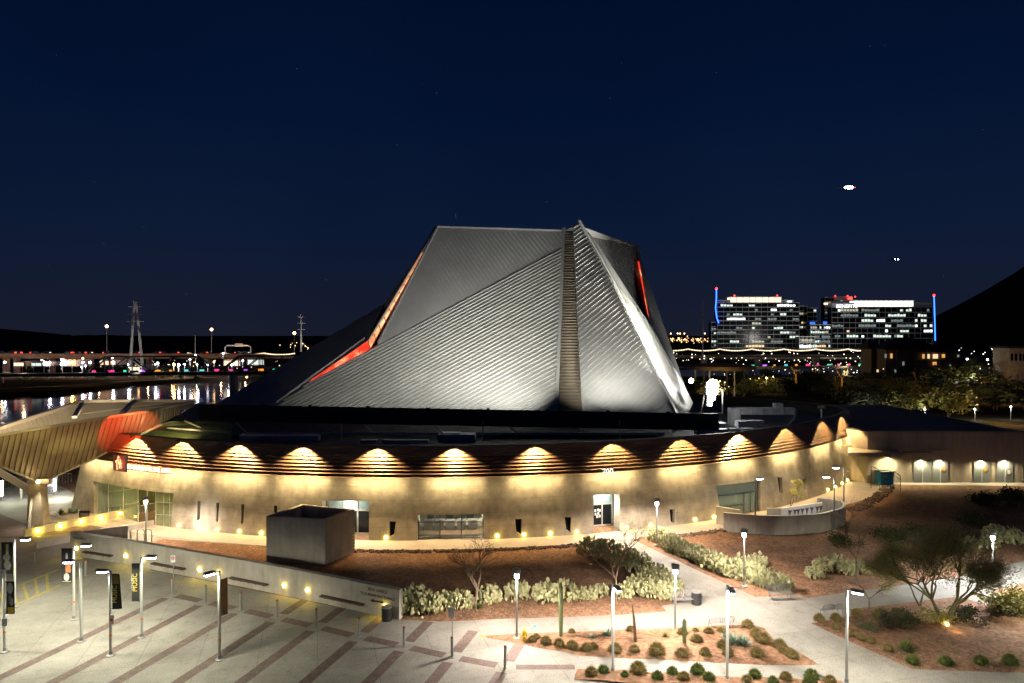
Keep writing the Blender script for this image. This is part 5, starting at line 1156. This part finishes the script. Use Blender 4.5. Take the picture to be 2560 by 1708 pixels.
bx(MB(), 2060, 2078, 757, 762, 758, .5).build('window', lit['cream'], r); bx(MB(), 2086, 2130, 741, 752, 758, 20).build('penthouse', M['tile'], r)
for x, y in ((2088, 740), (2119, 740), (2138, 742)): MB().ball(P(x, y, 757), .8, 6, 4).build('beacon', M['red_l'], r)
bx(MB(), 2121, 2131, 743, 749, 757, .4).build('rooftop_sign', M['red_l'], r)
r = office('office_tower', 'slim pale tower beside a blue-lit terrace', 2018, 2041, 770, 868, 730, 9, 3, .2, seed=2); bx(MB(), 2025, 2038, 805, 812, 728, .4).build('terrace_light', lit['blue'], r); bx(MB(), 2058, 2078, 804, 812, 727, .4).build('terrace_light', lit['blue'], r)
office('office_tower', 'dim tower at the edge of the peach-crowned block with a small white roof sign', 1998, 2017, 766, 868, 740, 9, 4, .25, seed=12); 
t_ = bpy.data.objects[-1]
r = office('low_block', 'brightly lit low glass block between the office towers', 2026, 2076, 812, 870, 680, 5, 9, 1.6, seed=5)
r = office('low_block', 'lit two-storey pavilion before the gap between the towers', 1998, 2036, 842, 872, 660, 2, 8, 1.8, seed=6)
office('dark_tower', 'narrow dark tower at the foot of the blue mast', 1778, 1796, 806, 868, 705, 6, 3, .3, seed=7)
for pts, lab in ((((1797, 808), (1792, 795), (1789, 770), (1791, 745), (1791, 724)), 'curved blue-lit mast with a red tip beside the peach-crowned block'), (((2338, 852), (2337, 800), (2335, 741)), 'straight blue-lit mast at the end of the widest block')):
    r = thing('light_mast', lab, 'lit mast', P(*pts[0], 697)); MB().tube([P(x, y, 697) for x, y in pts], .55, 6).build('blue_tube', M['blue_l'], r); MB().ball(P(*pts[-1], 697) + V((0, 0, 1)), 1.3, 6, 4).build('beacon', M['red_l'], r)
light('POINT', P(2060, 850, 610), 60000, (1, .95, .88), None, radius=4); light('POINT', P(1890, 850, 610), 40000, (1, .93, .85), None, radius=4)  # added lights with no fixture, brighten the office fronts
# hills
def hill(name, prof, d, dp):
    pr = []
    for (x0, y0), (x1, y1) in zip(prof, prof[1:]): pr += [(x0 + (x1 - x0) * k / 6, y0 + (y1 - y0) * k / 6 + (R.uniform(-1.6, 1.6) if k else 0)) for k in range(6)]
    prof = pr + [prof[-1]]
    g = MB(); vs = []; n = len(prof)
    for k, (f, s_) in enumerate(((0, -6 / 1), (.25, .62), (.6, 1), (1, .5))):
        for x, y in prof:
            p = P(x, y, d); z = p.z; vs.append(V((p.x * (1 + f * dp / d * .0), d + dp * (f - .6), -6 if k == 0 else max(-4, z * s_ + R.uniform(-1, 1) * (0 if k == 2 else 2)))))
    g.add(vs, [(k * n + i, k * n + i + 1, (k + 1) * n + i + 1, (k + 1) * n + i) for k in range(3) for i in range(n - 1)]); return setp(g.build(name, M['hill']), kind='structure')
hill('hill', [(2290, 852), (2345, 838), (2370, 822), (2400, 812), (2425, 790), (2450, 765), (2475, 735), (2500, 712), (2530, 690), (2560, 668), (2600, 640), (2680, 600), (2800, 560), (2950, 600), (3200, 800)], 1300, 500)
hill('hill', [(-500, 800), (-300, 790), (-60, 818), (0, 823), (40, 830), (75, 847), (150, 842), (250, 838), (330, 842), (420, 851), (520, 858), (600, 862), (700, 868), (760, 878)], 2600, 800)
# ---- bridges
rb = thing('rail_bridge', 'dark steel truss railway bridge with coloured lights along its deck', 'bridge', P(640, 928, 290))
A0, A1 = P(210, 936, 272.5), P(2170, 917, 338); dirb = (A1 - A0).normalized(); LB = (A1 - A0).length; nb_ = V((-dirb.y, dirb.x, 0))
def BR(s_, h, o_=0): return A0.lerp(A1, s_ / LB) + V((0, 0, h)) + nb_ * o_
g = MB(); g.beam(BR(-60, 0), BR(LB + 40, 0), 5, 1.2); g.build('deck', M['black'], rb)
xs_ = [LB * i / 42 for i in range(43)]; span = 7
for o_ in (-2.6, 2.6):
    g = MB()
    for i in range(0, 18):
        s0, s1 = xs_[i], xs_[i + 1]; a = i % 6; hh = 7 if 0 < i % 6 < 5 else 7
        top0 = 0 if i % 6 == 0 else 7; top1 = 0 if (i + 1) % 6 == 0 else 7
        g.beam(BR(s0, top0, o_), BR(s1, top1, o_), .5, .5)
        if top1: g.beam(BR(s1, 0, o_), BR(s1, 7, o_), .35, .35); g.beam(BR(s1, 7 if a % 2 else 0, o_), BR(xs_[i + 2] if i + 2 < 43 else s1, 0 if a % 2 else 7, o_), .35, .35) if (i + 2) % 6 else None
    g.build('truss', M['black'], rb)
for px in (523, 1100, 1590, 1955, 2015, 2100):
    t_ = (px - 210) / 1960; p = A0.lerp(A1, t_); f = 0
    s_ = t_ * LB; p = BR(s_, 0); MB().tube([V((p.x, p.y, -3.3)), V((p.x, p.y, p.z - .5))], 1.7, 10).build('pier', M['conc'], rb)
cols = [((1, .05, .3), 'pink'), ((.05, .7, .35), 'green'), ((1, .35, .05), 'orange'), ((.5, .1, .9), 'violet'), ((.1, .6, .6), 'teal')]
cm = [emis('string_' + n, c, 1.3) for c, n in cols]
for i in range(62):
    s_ = 4 + (LB) * i / 62
    if .42 < s_ / LB < .8: continue
    g = MB(); g.beam(BR(s_, 1.3, -2.7), BR(s_ + R.uniform(1, 2.4), 1.3, -2.7), .1, R.uniform(.5, .9)); g.build('deck_light', R.choice(cm), rb)
ar = thing('arch_bridge', 'pale road bridge hung with swags of small white lights', 'bridge', P(1900, 885, 460))
g = MB(); Z0 = P(1900, 892, 460).z; g.beam(V((-330, 440, Z0)), V((260, 475, Z0)), 12, 1.6); g.build('deck', mat('bridge_concrete', (.16, .13, .1), .8), ar)
for x in (520, 640, 1640, 1760, 1895, 2040, 2160): p = P(x, 900, 455); MB().beam(V((p.x, 455, -3)), V((p.x, 455, Z0)), 5, 3).build('pier', M['conc'], ar)
g = MB(); k = 0
for x0, x1 in ((470, 560), (560, 660), (660, 740), (1640, 1720), (1720, 1800), (1800, 1880), (1880, 1960), (1960, 2040), (2040, 2120), (2120, 2180)):
    for i in range(20): f = i / 20; x = x0 + (x1 - x0) * f; y = 869 + 5 * (4 * f * (1 - f)) * .8 + (14 if x < 1000 else 4); p = P(x, y, 452); g.ball(p, .42, 5, 4)
o = g.build('light_string', emis('bulb_string', (1, .72, .45), 2.6), ar); o['kind'] = 'stuff'
fw = thing('highway_bridge', 'long low highway bridge crossing beyond the lake', 'bridge', P(200, 890, 350))
g = MB(); a, b_ = P(-200, 890, 350), P(720, 889, 470); g.beam(a, b_, 16, 2.6); g.build('deck', mat('lit_parapet', (.3, .2, .13), .8), fw)
for x in (5, 32, 122, 220, 365, 470, 590): p = P(x, 920, 352 + x * .16); MB().beam(V((p.x, p.y + 3, -3)), V((p.x, p.y + 3, P(x, 897, p.y).z)), 2.2, 2.2).build('pier', M['brick'], fw)
for i in range(14):
    p = P(-40 + 60 * i, 899, 347 + 7 * i); light('POINT', p - V((0, 4.5, -1.5)), 800, (1, .55, .25), fw, radius=.3)
# cars on the highway, only their lamps show
for i, x in enumerate((5, 30, 45, 90, 117, 171, 197, 206, 222, 270, 340, 392, 407, 438, 510, 598, 614)):
    d = 344 + x * .13; p = P(x, 880.5, d - 2); r = thing('car', 'car on the highway bridge, %s from the frame edge' % ORD[i], 'car', p, 'cars on the highway bridge')
    g = MB(); g.box(p + V((0, 0, -.4)), (4.2, 1.8, .8)); g.box(p + V((0, 0, .3)), (2.2, 1.6, .7)); g.build('body', M['gdark'], r)
    g = MB(); g.box(p + V((2.2 if i % 3 else -2.2, -.6, -.2)), (.5, .9, .35)); g.build('tail_light', M['red_l'] if i % 4 else lit['cream'], r)
# pylons, masts and tall lamps beyond the lake
py = thing('power_pylon', 'tall pale A-shaped power mast with three crossarms by the lake', 'pylon', P(340, 915, 300))
MB().tube([P(325, 918, 300), P(336, 755, 300), P(338, 750, 300), P(340, 755, 300), P(356, 912, 300)], [.65, .4, .4, .4, .65], 8).build('leg', emis('x', (0, 0, 0), 0) if 0 else mat('pylon_steel', (.5, .5, .5), .6), py)
for y, w_ in ((767, 17), (786, 19), (804, 21)): MB().beam(P(338 - w_, y, 300), P(338 + w_, y, 300), .2, .25).build('crossarm', M['pole'], py)
light('SPOT', P(340, 935, 270), 14000, (1, .93, .8), py, target=P(340, 830, 300), angle=70, blend=.8)
py = thing('power_pylon', 'slim single power mast beyond the metal roof', 'pylon', P(753, 880, 420)); MB().tube([P(753, 880, 420), P(753, 786, 420)], [.7, .3], 6).build('leg', M['pole'], py)
for y in (793, 808, 824): MB().beam(P(744, y, 420), P(762, y, 420), .25, .3).build('crossarm', M['pole'], py)
light('SPOT', P(753, 890, 395), 16000, (1, .9, .8), py, target=P(753, 830, 420), angle=60, blend=.8)
py = thing('power_pylon', 'dark thin mast before the peach-crowned office block', 'pylon', P(1757, 905, 430)); MB().tube([P(1757, 908, 430), P(1757, 748, 430)], [.55, .25], 6).build('leg', M['duct'], py)
def tall(x, yb, yt, d, lab, m_, grp, rr=.9):
    r = thing('tall_lamp', lab, 'street lamp', P(x, yb, d), grp); MB().tube([P(x, yb, d), P(x, yt, d)], .14 * d / 300, 5).build('pole', M['poled'], r); MB().ball(P(x, yt, d), rr, 7, 5).build('lamp_glass', m_, r)
am = emis('sodium', (1, .6, .25), 14); wl = emis('cool_point', (.75, .75, 1), 16)
for x, yt, lab in ((267, 816, 'tall orange highway lamp beside the A-shaped mast'), (529, 824, 'tall orange highway lamp before the metal roof'), (736, 833, 'tall orange lamp next to the slim mast')): tall(x, 882, yt, 400, lab, am, 'orange highway lamps', .85)
tall(488, 885, 838, 380, 'thin unlit flagpole-like post on the highway', M['pole'], None, .2)
gn = thing('gantry', 'arched highway sign gantry seen from behind', 'sign gantry', P(595, 882, 380)); MB().tube([P(563, 882, 380), P(563, 868, 380), P(568, 864, 380), P(620, 864, 380), P(627, 868, 380), P(627, 882, 380)], .4, 6).build('frame', M['pole'], gn); bx(MB(), 587, 607, 859, 867, 379, .5).build('sign_panel', mat('gantry_panel', (.5, .4, .3), .8), gn)
light('POINT', P(597, 872, 374), 900, (1, .7, .4), gn)
# point lamps, every lamp on its own pole
LAMPS = [(8, 938, 965), (81, 904, 920), (105, 901, 915), (110, 911, 925), (121, 926, 955), (154, 899, 915), (153, 911, 925), (207, 896, 915), (205, 918, 930), (214, 915, 930), (222, 927, 957), (281, 894, 912), (324, 918, 930), (346, 915, 925), (388, 915, 928), (395, 908, 925), (434, 910, 925), (446, 916, 930), (475, 899, 915), (487, 906, 925), (489, 889, 905), (519, 913, 930), (535, 905, 920), (607, 902, 920), (558, 884, 896), (617, 943, 955)]
for i, (x, y, yb) in enumerate(LAMPS):
    far_ = yb < 935; d = 34140 * 1.17 / (yb - 835) * .98; d = min(d, 345) if far_ else d
    tall(x, yb, y, d, 'small white lamp on the far bank, %s counting in from the frame edge' % (ORD + ['twenty-fifth', 'twenty-sixth'])[i], (am if i % 3 == 1 else wl) if i not in (4, 10) else M['pole'], 'lamps on the far bank', .0013 * d)
# lamps whose light streaks the lake
for i, (x, c) in enumerate(((12, 0), (56, 0), (66, 1), (84, 0), (110, 0), (124, 0), (156, 0), (180, 1), (207, 0), (225, 0), (283, 0), (322, 0), (389, 0), (435, 1), (447, 0), (461, 0), (494, 0), (571, 0), (580, 0))):
    p = P(x, 906 if x < 300 else 912, 338); r = thing('shore_lamp', '%s shore lamp, %s along the lake edge' % ('amber' if c else 'white', ORD[i]), 'shore lamp', p, 'lamps along the lake edge'); MB().tube([V((p.x, p.y, -2)), p], .12, 5).build('pole', M['poled'], r); MB().ball(p, .45, 7, 5).build('lamp_glass', emis('shore%d' % c, (1, .5, .1) if c else (.85, .85, 1), 700), r)
# lit buildings under the highway
for x0, x1, y0, y1, d, m_, lab in ((35, 60, 907, 915, 330, 'cream', 'low lit building nearest the frame edge under the highway'), (60, 104, 908, 915, 335, 'cool', 'long pale blue lit building under the highway'), (158, 190, 902, 915, 340, 'amber', 'orange lit building under the highway'), (326, 350, 918, 926, 300, 'cream', 'small white lit shed between the legs of the A-shaped mast'), (250, 290, 903, 912, 345, 'amber', 'dim orange building beside the A-shaped mast'), (560, 600, 902, 914, 345, 'warm', 'pale warm building behind the truss bridge'), (620, 660, 900, 912, 345, 'cool', 'cool lit building behind the truss bridge near the roof')):
    r = thing('shed', lab, 'building', P(x0, y1, d)); bx(MB(), x0 - 2, x1 + 2, y0 - 3, y1 + 1, d, 14).build('wall', M['brick'], r)
    for k in range(3): a_ = x0 + (x1 - x0) * k / 3; bx(MB(), a_ + 1, a_ + (x1 - x0) / 3 - 1, y0, y1, d, .3, .4).build('window', lit[m_], r)
# carpet of far city lights
for nm, x0, x1, y0, y1, n, d0, d1, c, s_ in (('city_lights', 1650, 1800, 843, 858, 130, 1300, 1900, (1, .55, .22), 4), ('city_lights', 1650, 2180, 880, 912, 120, 430, 600, (1, .85, .65), 5), ('city_lights', 700, 770, 858, 880, 22, 800, 1300, (1, .6, .3), 5), ('city_lights', 2380, 2560, 866, 900, 40, 700, 900, (1, .9, .8), 5), ('city_lights', 1770, 2180, 905, 945, 85, 300, 420, (1, .78, .45), 4), ('city_lights', 2180, 2560, 900, 962, 55, 230, 400, (1, .75, .42), 4), ('city_lights', 0, 700, 896, 925, 90, 380, 520, (1, .7, .45), 3)):
    g = MB()
    for i in range(n): d = R.uniform(d0, d1); p = P(R.uniform(x0, x1), R.gauss((y0 + y1) / 2, (y1 - y0) / 4), d); g.ball(p, .0006 * d * R.uniform(.5, 1.4), 5, 3)
    setp(g.build(nm, emis('city' + str(n), c, s_)), kind='stuff')
g = MB()
for x in (1677, 1694, 1700, 1711, 1762): g.ball(P(x, 834, 1300), 1.0, 5, 4)
setp(g.build('distant_lights', am), kind='stuff')
# ---- apartments, far houses and the lit yard on the right
ap = thing('apartment_block', 'dark brown apartment block with a hipped roof and a few amber windows', 'apartment building', P(2290, 945, 290))
bx(MB(), 2178, 2214, 872, 945, 298, 9).build('wall', M['brick'], ap); bx(MB(), 2215, 2350, 872, 945, 290, 12).build('wall', M['brick'], ap); bx(MB(), 2350, 2408, 880, 945, 290, 9).build('wall', M['brick'], ap)
for x0, x1, y, yt_, d in ((2172, 2222, 873, 852, 296), (2208, 2360, 873, 845, 286), (2345, 2412, 881, 868, 286)):
    a, b_ = P(x0, y, d), P(x1, y, d); h = P(x0, yt_, d).z - a.z; c_ = 15; g = MB(); ins = min(18, (b_.x - a.x) * .35)
    g.add([a, b_, b_ + V((0, c_, 0)), a + V((0, c_, 0)), a + V((ins, 7, h)), b_ + V((-ins, 7, h))], [(0, 1, 5, 4), (1, 2, 5), (2, 3, 4, 5), (3, 0, 4), (0, 3, 2, 1)]); g.build('roof', M['shingle'], ap)
g = MB()
for x in (2215, 2243, 2290, 2320, 2350): bx(g, x - 1.2, x + 1.2, 875, 944, 289.4, .6)
for y in (880, 899, 918): bx(g, 2290, 2406, y, y + 2, 289.3, .8)
g.build('balcony_edge', mat('dim_trim', (.2, .16, .12), .8), ap)
for x, y, w_, h_2, k in ((2228, 890, 5, 12, 'amber'), (2214, 890, 4, 10, 'dim'), (2308, 891, 5, 11, 'amber'), (2321, 891, 5, 11, 'warm'), (2338, 891, 12, 11, 'warm'), (2358, 890, 7, 9, 'amber'), (2336, 909, 9, 8, 'amber'), (2258, 909, 4, 9, 'dim'), (2194, 928, 4, 8, 'warm'), (2238, 927, 3, 8, 'dim'), (2395, 890, 4, 6, 'dim'), (2375, 913, 3, 5, 'dim')): bx(MB(), x - w_ / 2, x + w_ / 2, y - h_2 / 2, y + h_2 / 2, 289, .3, .2 if x < 2215 else .3).build('window', lit[k], ap)
vh = thing('hotel_wing', 'pale building with tall dark windows at the frame edge', 'building', P(2535, 940, 210)); bx(MB(), 2522, 2600, 870, 965, 210, 7).build('wall', mat('pale_stucco', (.32, .29, .25), .85), vh)
for x in (2528, 2538, 2549, 2558): bx(MB(), x, x + 5, 885, 902, 209.8, .3).build('window', M['gdark'], vh)
g = MB(); bx(g, 2518, 2600, 866, 871, 209, 8); g.build('roof', M['shingle'], vh)
light('POINT', P(2530, 945, 200), 500, (1, .85, .6), vh, radius=.3)
for x0, x1, y0, y1, lab in ((2388, 2425, 949, 968, 'lit white garage wall of the bright yard'), (2475, 2510, 948, 967, 'bright box building at the yard far side')):
    r = thing('garage', lab, 'garage', P(x0, y1, 230)); bx(MB(), x0, x1, y0, y1, 230, 10).build('wall', M['plast'], r); g = MB(); bx(g, x0 - 1, x1 + 1, y0 - 2, y0, 229.6, 11); g.build('roof', M['shingle'], r); light('POINT', P((x0 + x1) / 2, y0 + 2, 224), 700, (1, .9, .6), r, radius=.3)
flat('lit_yard', [(2410, 975), (2400, 968), (2500, 966), (2600, 962), (2600, 985), (2450, 980)], -.55, M['walk'])
for x, y in ((2440, 950), (2530, 945)): light('POINT', P(x, y, 215), 1500, (1, .92, .7), None, radius=.3)
# parked cars in the yard
for i, (x, y, d, lab) in enumerate(((2468, 973, 215, 'dark parked car in the bright yard'), (2548, 977, 208, 'dark parked car with red tail lamps at the frame edge'))):
    p = P(x, y, d); p.z = -.55; r = thing('parked_car', lab, 'car', p); MB().slab([p + V((-2.2, 0, .3)), p + V((2.2, 0, .3)), p + V((2.2, 0, .85)), p + V((1.3, 0, .95)), p + V((.8, 0, 1.45)), p + V((-1, 0, 1.45)), p + V((-1.6, 0, .95)), p + V((-2.2, 0, .85))], V((0, 1.8, 0))).build('body', M['gdark'], r)
    for s_ in (-1.3, 1.3): MB().tube([p + V((s_, -.05, .33)), p + V((s_, .2, .33))], .33, 10).build('wheel', M['black'], r)
    if i: MB().box(p + V((-2.2, -.02, .7)), (.3, .1, .15)).build('tail_light', M['red_l'], r)
# orange-lit crane-like masts in the park
for i, (x, y, x2, y2, lab) in enumerate(((1990, 937, 1978, 917, 'slanted orange park mast beside the coloured bridge'), (2105, 945, 2090, 922, 'slanted orange park mast before the apartment block'), (2304, 985, 2284, 930, 'tallest slanted orange park mast among the dark trees'))):
    r = thing('park_mast', lab, 'mast', P(x, y + 8, 200)); MB().tube([P(x2, y2, 200), P(x - 2, y, 200)], .2, 5).build('boom', mat('orange_boom%d' % i, (.5, .25, .06), .6), r); MB().tube([P(x, y - 2, 200), P(x, y + 22, 200)], .25, 5).build('post', mat('orange_post%d' % i, (.45, .3, .1), .6), r); light('POINT', P(x, y + 6, 196), 350, (1, .5, .12), r, radius=.2)
# background trees: own trunk and crown each
TV = []
for s_ in range(5):
    q = random.Random(70 + s_); g = MB(); k_ = MB(); cl = [V((q.gauss(0, .3), q.gauss(0, .3), q.uniform(.35, .9))) for _ in range(13)]
    for i in range(620):
        c = q.choice(cl) + V((q.gauss(0, .13), q.gauss(0, .13), q.gauss(0, .1))); c.z = max(.12, c.z); u = V((q.gauss(0, 1), q.gauss(0, 1), q.gauss(0, 1))).normalized() * .06; v = u.orthogonal().normalized() * .04; g.add([c - u, c + v, c + u, c - v], [(0, 1, 2, 3)])
    k_.tube([(0, 0, -.05), (.02, 0, .4)], [.035, .025], 5)
    for c in cl: k_.tube([(.02, 0, .3), c], [.018, .006], 3, cap=False)
    a = g.build('crown', M['leaf' if s_ % 2 else 'leafd'], local=True); b_ = k_.build('trunk', M['bark'], local=True); TV.append((a.data, b_.data)); bpy.data.objects.remove(a); bpy.data.objects.remove(b_)
CL = dict(park='dark park tree %s behind the round building', yard='dark tree %s between the service wing and the lit yard', house='tree %s around the apartment block', bank='low tree %s on the far lake bank')
TR_ = []
for i in range(30): TR_.append(('park', R.uniform(1740, 2120), R.uniform(965, 1003), R.uniform(22, 48)))
for i in range(44): TR_.append(('yard', R.uniform(2060, 2580), R.uniform(968, 1048), R.uniform(34, 70)))
for i in range(26): TR_.append(('house', R.uniform(2130, 2560), R.uniform(925, 962), R.uniform(16, 36)))
for i in range(18): TR_.append(('bank', R.uniform(0, 700), R.uniform(930, 955), R.uniform(8, 16)))
PLC = ['nearest the rim', 'under the bridge lights', 'beside a park lamp', 'in the thick of the park']
cnt = {}
TR_.sort(key=lambda t: (t[0], t[1]))
NUM = ['', 'twenty-', 'thirty-', 'forty-']
def ordw(n):
    if n < 20: return ORD[n]
    t_, u = (n + 1) // 10, (n + 1) % 10; b_ = ['', '', 'twent', 'thirt', 'fort', 'fift'][t_]; return b_ + ('ieth' if u == 0 else 'y-' + ORD[u - 1])
for i, (k, x, y, s_) in enumerate(TR_):
    zb = -.6; p = G(x, y, zb if y < 1010 else 0); 
    if k == 'bank': p = G(x, y, -1.6)
    n = cnt[k] = cnt.get(k, -1) + 1; sc_ = s_ / F * p.y
    r = thing('background_tree', CL[k] % (ordw(n) + ' in line'), 'tree', p, 'dark trees behind the building' if k != 'bank' else 'low trees on the far bank', R.uniform(0, 6)); r.scale = (sc_ * R.uniform(.9, 1.5), sc_ * 1.2, sc_ * R.uniform(.8, 1.1))
    for me, nm in zip(TV[i % 5], ('crown', 'trunk')): o = bpy.data.objects.new(nm, me); COL.objects.link(o); o.parent = r
# park lamps among them
for i, (x, y, yb, k, lab) in enumerate(((2162, 1026, 1044, 0, 'beside the pale flood-lit ground'), (2312, 1024, 1044, 0, 'before the dark orchard'), (2437, 1023, 1052, 0, 'nearest the glowing garden'), (2124, 1022, 1036, 0, 'just over the rim'), (2086, 1013, 1024, 0, 'small one over the rim'), (1916, 945, 985, 1, 'amber one in the park middle'), (1857, 952, 968, 1, 'amber one by the small trees'), (1876, 949, 965, 1, 'amber one by the path bend'), (1897, 947, 962, 1, 'amber one near the thin trees'), (1934, 942, 960, 1, 'last amber one'), (2418, 898, 925, 0, 'white one behind the apartments'), (2484, 927, 945, 0, 'white one by the yard'), (2485, 897, 915, 0, 'high white one by the yard'), (2469, 899, 915, 0, 'twin of the high white one'), (2527, 1017, 1050, 0, 'by the orange hedge'), (2059, 920, 935, 0, 'under the coloured bridge'), (1812, 957, 972, 1, 'amber one by the floodlight'), (1835, 952, 966, 1, 'amber one second from the floodlight'))):
    d = 34140 * 1.03 / (yb - 835); p = P(x, y, d); r = thing('park_lamp', 'small park lamp, ' + lab, 'park lamp', p, 'park lamps behind the building'); MB().tube([V((p.x, p.y, -.6)), p], .07, 5).build('pole', M['poled'], r); MB().ball(p, .0013 * d, 7, 5).build('lamp_glass', am if k else wl, r)
    if i < 3 or i in (5, 14, 16): light('POINT', p - V((0, .8, .4)), 420, (1, .8, .35) if k else (1, .95, .8), r, radius=.2)
light('POINT', G(2255, 1045) + V((0, 2, 2)), 900, (1, .85, .35), None, radius=.3); light('POINT', G(2530, 1058) + V((0, 3, 3)), 1500, (1, .6, .12), None, radius=.3); light('POINT', G(2500, 1005) + V((0, 0, 4)), 1500, (1, .45, .1), None, radius=.3); light('POINT', G(1800, 1000) + V((0, 0, 5)), 1800, (1, .8, .35), None, radius=.3)
for x, y in ((1700, 935), (1800, 930), (2120, 938), (2000, 945)): light('POINT', G(x, y) + V((0, 0, 5)), 3500, (1, .8, .4), None, radius=.3)
for x, y in ((60, 972), (200, 965), (330, 955), (480, 945)): light('POINT', G(x, y, -1.6) + V((0, 0, 9)), 1900, (1, .75, .5), None, radius=.3)
# round dark pavilion roof in the park
pv = thing('park_pavilion', 'low round pavilion roof glowing amber beyond the floodlights', 'pavilion', P(1810, 935, 215)); g = MB(); g.lathe([(11, -.3), (11.5, 0), (11, .9), (6, 1.5)], P(1800, 921, 225), 24); g.build('roof', mat('pavilion_roof', (.2, .13, .06), .8), pv)
for k in range(6): p = P(1800, 921, 225) + V((8 * math.cos(k), 8 * math.sin(k), 0)); MB().tube([V((p.x, p.y, -.6)), p], .3, 6).build('post', M['conc'], pv)
light('POINT', P(1790, 905, 205), 900, (1, .6, .2), pv, radius=.3)
# aircraft coming in to land
for x, y, d, s_, lab in ((2121, 469, 1500, 1, 'bright landing lights of an aircraft high in the sky'), (2241, 648, 2200, .6, 'small double light of a distant aircraft above the office blocks')):
    p = P(x, y, d); r = thing('aircraft', lab, 'aircraft', p); g = MB(); g.tube([p + V((0, 0, 0)), p + V((0, 4, .3)), p + V((0, 34, 1))], [.6, 2, .8], 8); g.build('fuselage', M['black'], r)
    g = MB(); g.slab([p + V((0, 12, 0)), p + V((17, 22, 1)), p + V((17, 25, 1)), p + V((0, 20, 0)), p + V((-17, 25, 1)), p + V((-17, 22, 1))], V((0, 0, .5))); g.slab([p + V((0, 30, 1)), p + V((0, 36, 6)), p + V((0, 34, 1))], V((.3, 0, 0))); g.build('wing', M['black'], r)
    for sx in (-1, 0, 1):
        if sx == 0 and s_ < 1: continue
        MB().ball(p + V((sx * (7 if s_ == 1 else 5), -1, 0)), (3.8 if sx == 0 else 2.4) * s_, 8, 6).build('landing_light', M['lampw'], r)
    if s_ == 1: MB().ball(p + V((14, -1, 0)), .9, 6, 4).build('wing_light', M['red_l'], r)
g = MB()
for i in range(26): p = P(R.uniform(0, 2560), R.uniform(40, 740), 7500); g.ball(p, R.uniform(1.5, 2.6), 4, 3)
setp(g.build('stars', emis('star', (.7, .8, 1), .35)), kind='stuff')
# railings and clutter on the promenade far left
r = thing('promenade_fence', 'dark railing along the lake promenade behind the canopy column', 'fence', G(60, 1240)); g = MB(); a, b_ = G(-200, 1252), G(178, 1205)
for k in range(46): p = a.lerp(b_, k / 45); g.beam(p, p + V((0, 0, 1.2)), .04, .04)
g.beam(a + V((0, 0, 1.2)), b_ + V((0, 0, 1.2)), .06, .06); g.build('railing', M['poled'], r)
for x, y, h, lab, m_ in ((5, 1252, 2.4, 'glowing white light column at the promenade', 'lampped'), (137, 1236, 1.9, 'small lamp by the promenade gate', 'lampped')):
    p = G(x, y); r = thing('light_bollard', lab, 'light bollard', p); MB().lathe([(.12, 0), (.12, h * .25)], p, 8).build('base', M['poled'], r); MB().lathe([(.1, h * .25), (.1, h)], p, 8).build('lamp_glass', M[m_], r)
light('POINT', P(150, 1215, 82), 900, (1, .93, .7), None, radius=.3); light('POINT', P(30, 1205, 80), 500, (.9, .95, .7), None, radius=.3)
r = thing('promenade_gate', 'pale metal gate beyond the canopy column', 'gate', G(130, 1236)); g = MB(); a, b_ = G(120, 1236), G(143, 1232)
for k in range(9): p = a.lerp(b_, k / 8); g.beam(p, p + V((0, 0, 2.2)), .06, .06)
for z in (.2, 1.1, 2.2): g.beam(a + V((0, 0, z)), b_ + V((0, 0, z)), .08, .08)
g.build('frame', M['steel'], r)
p = G(53, 1248); r = thing('promenade_post', 'short orange-lit post at the edge of the pavement', 'post', p); MB().lathe([(.12, 0), (.12, 1), (.08, 1.6)], p, 8).build('post', M['conc'], r)
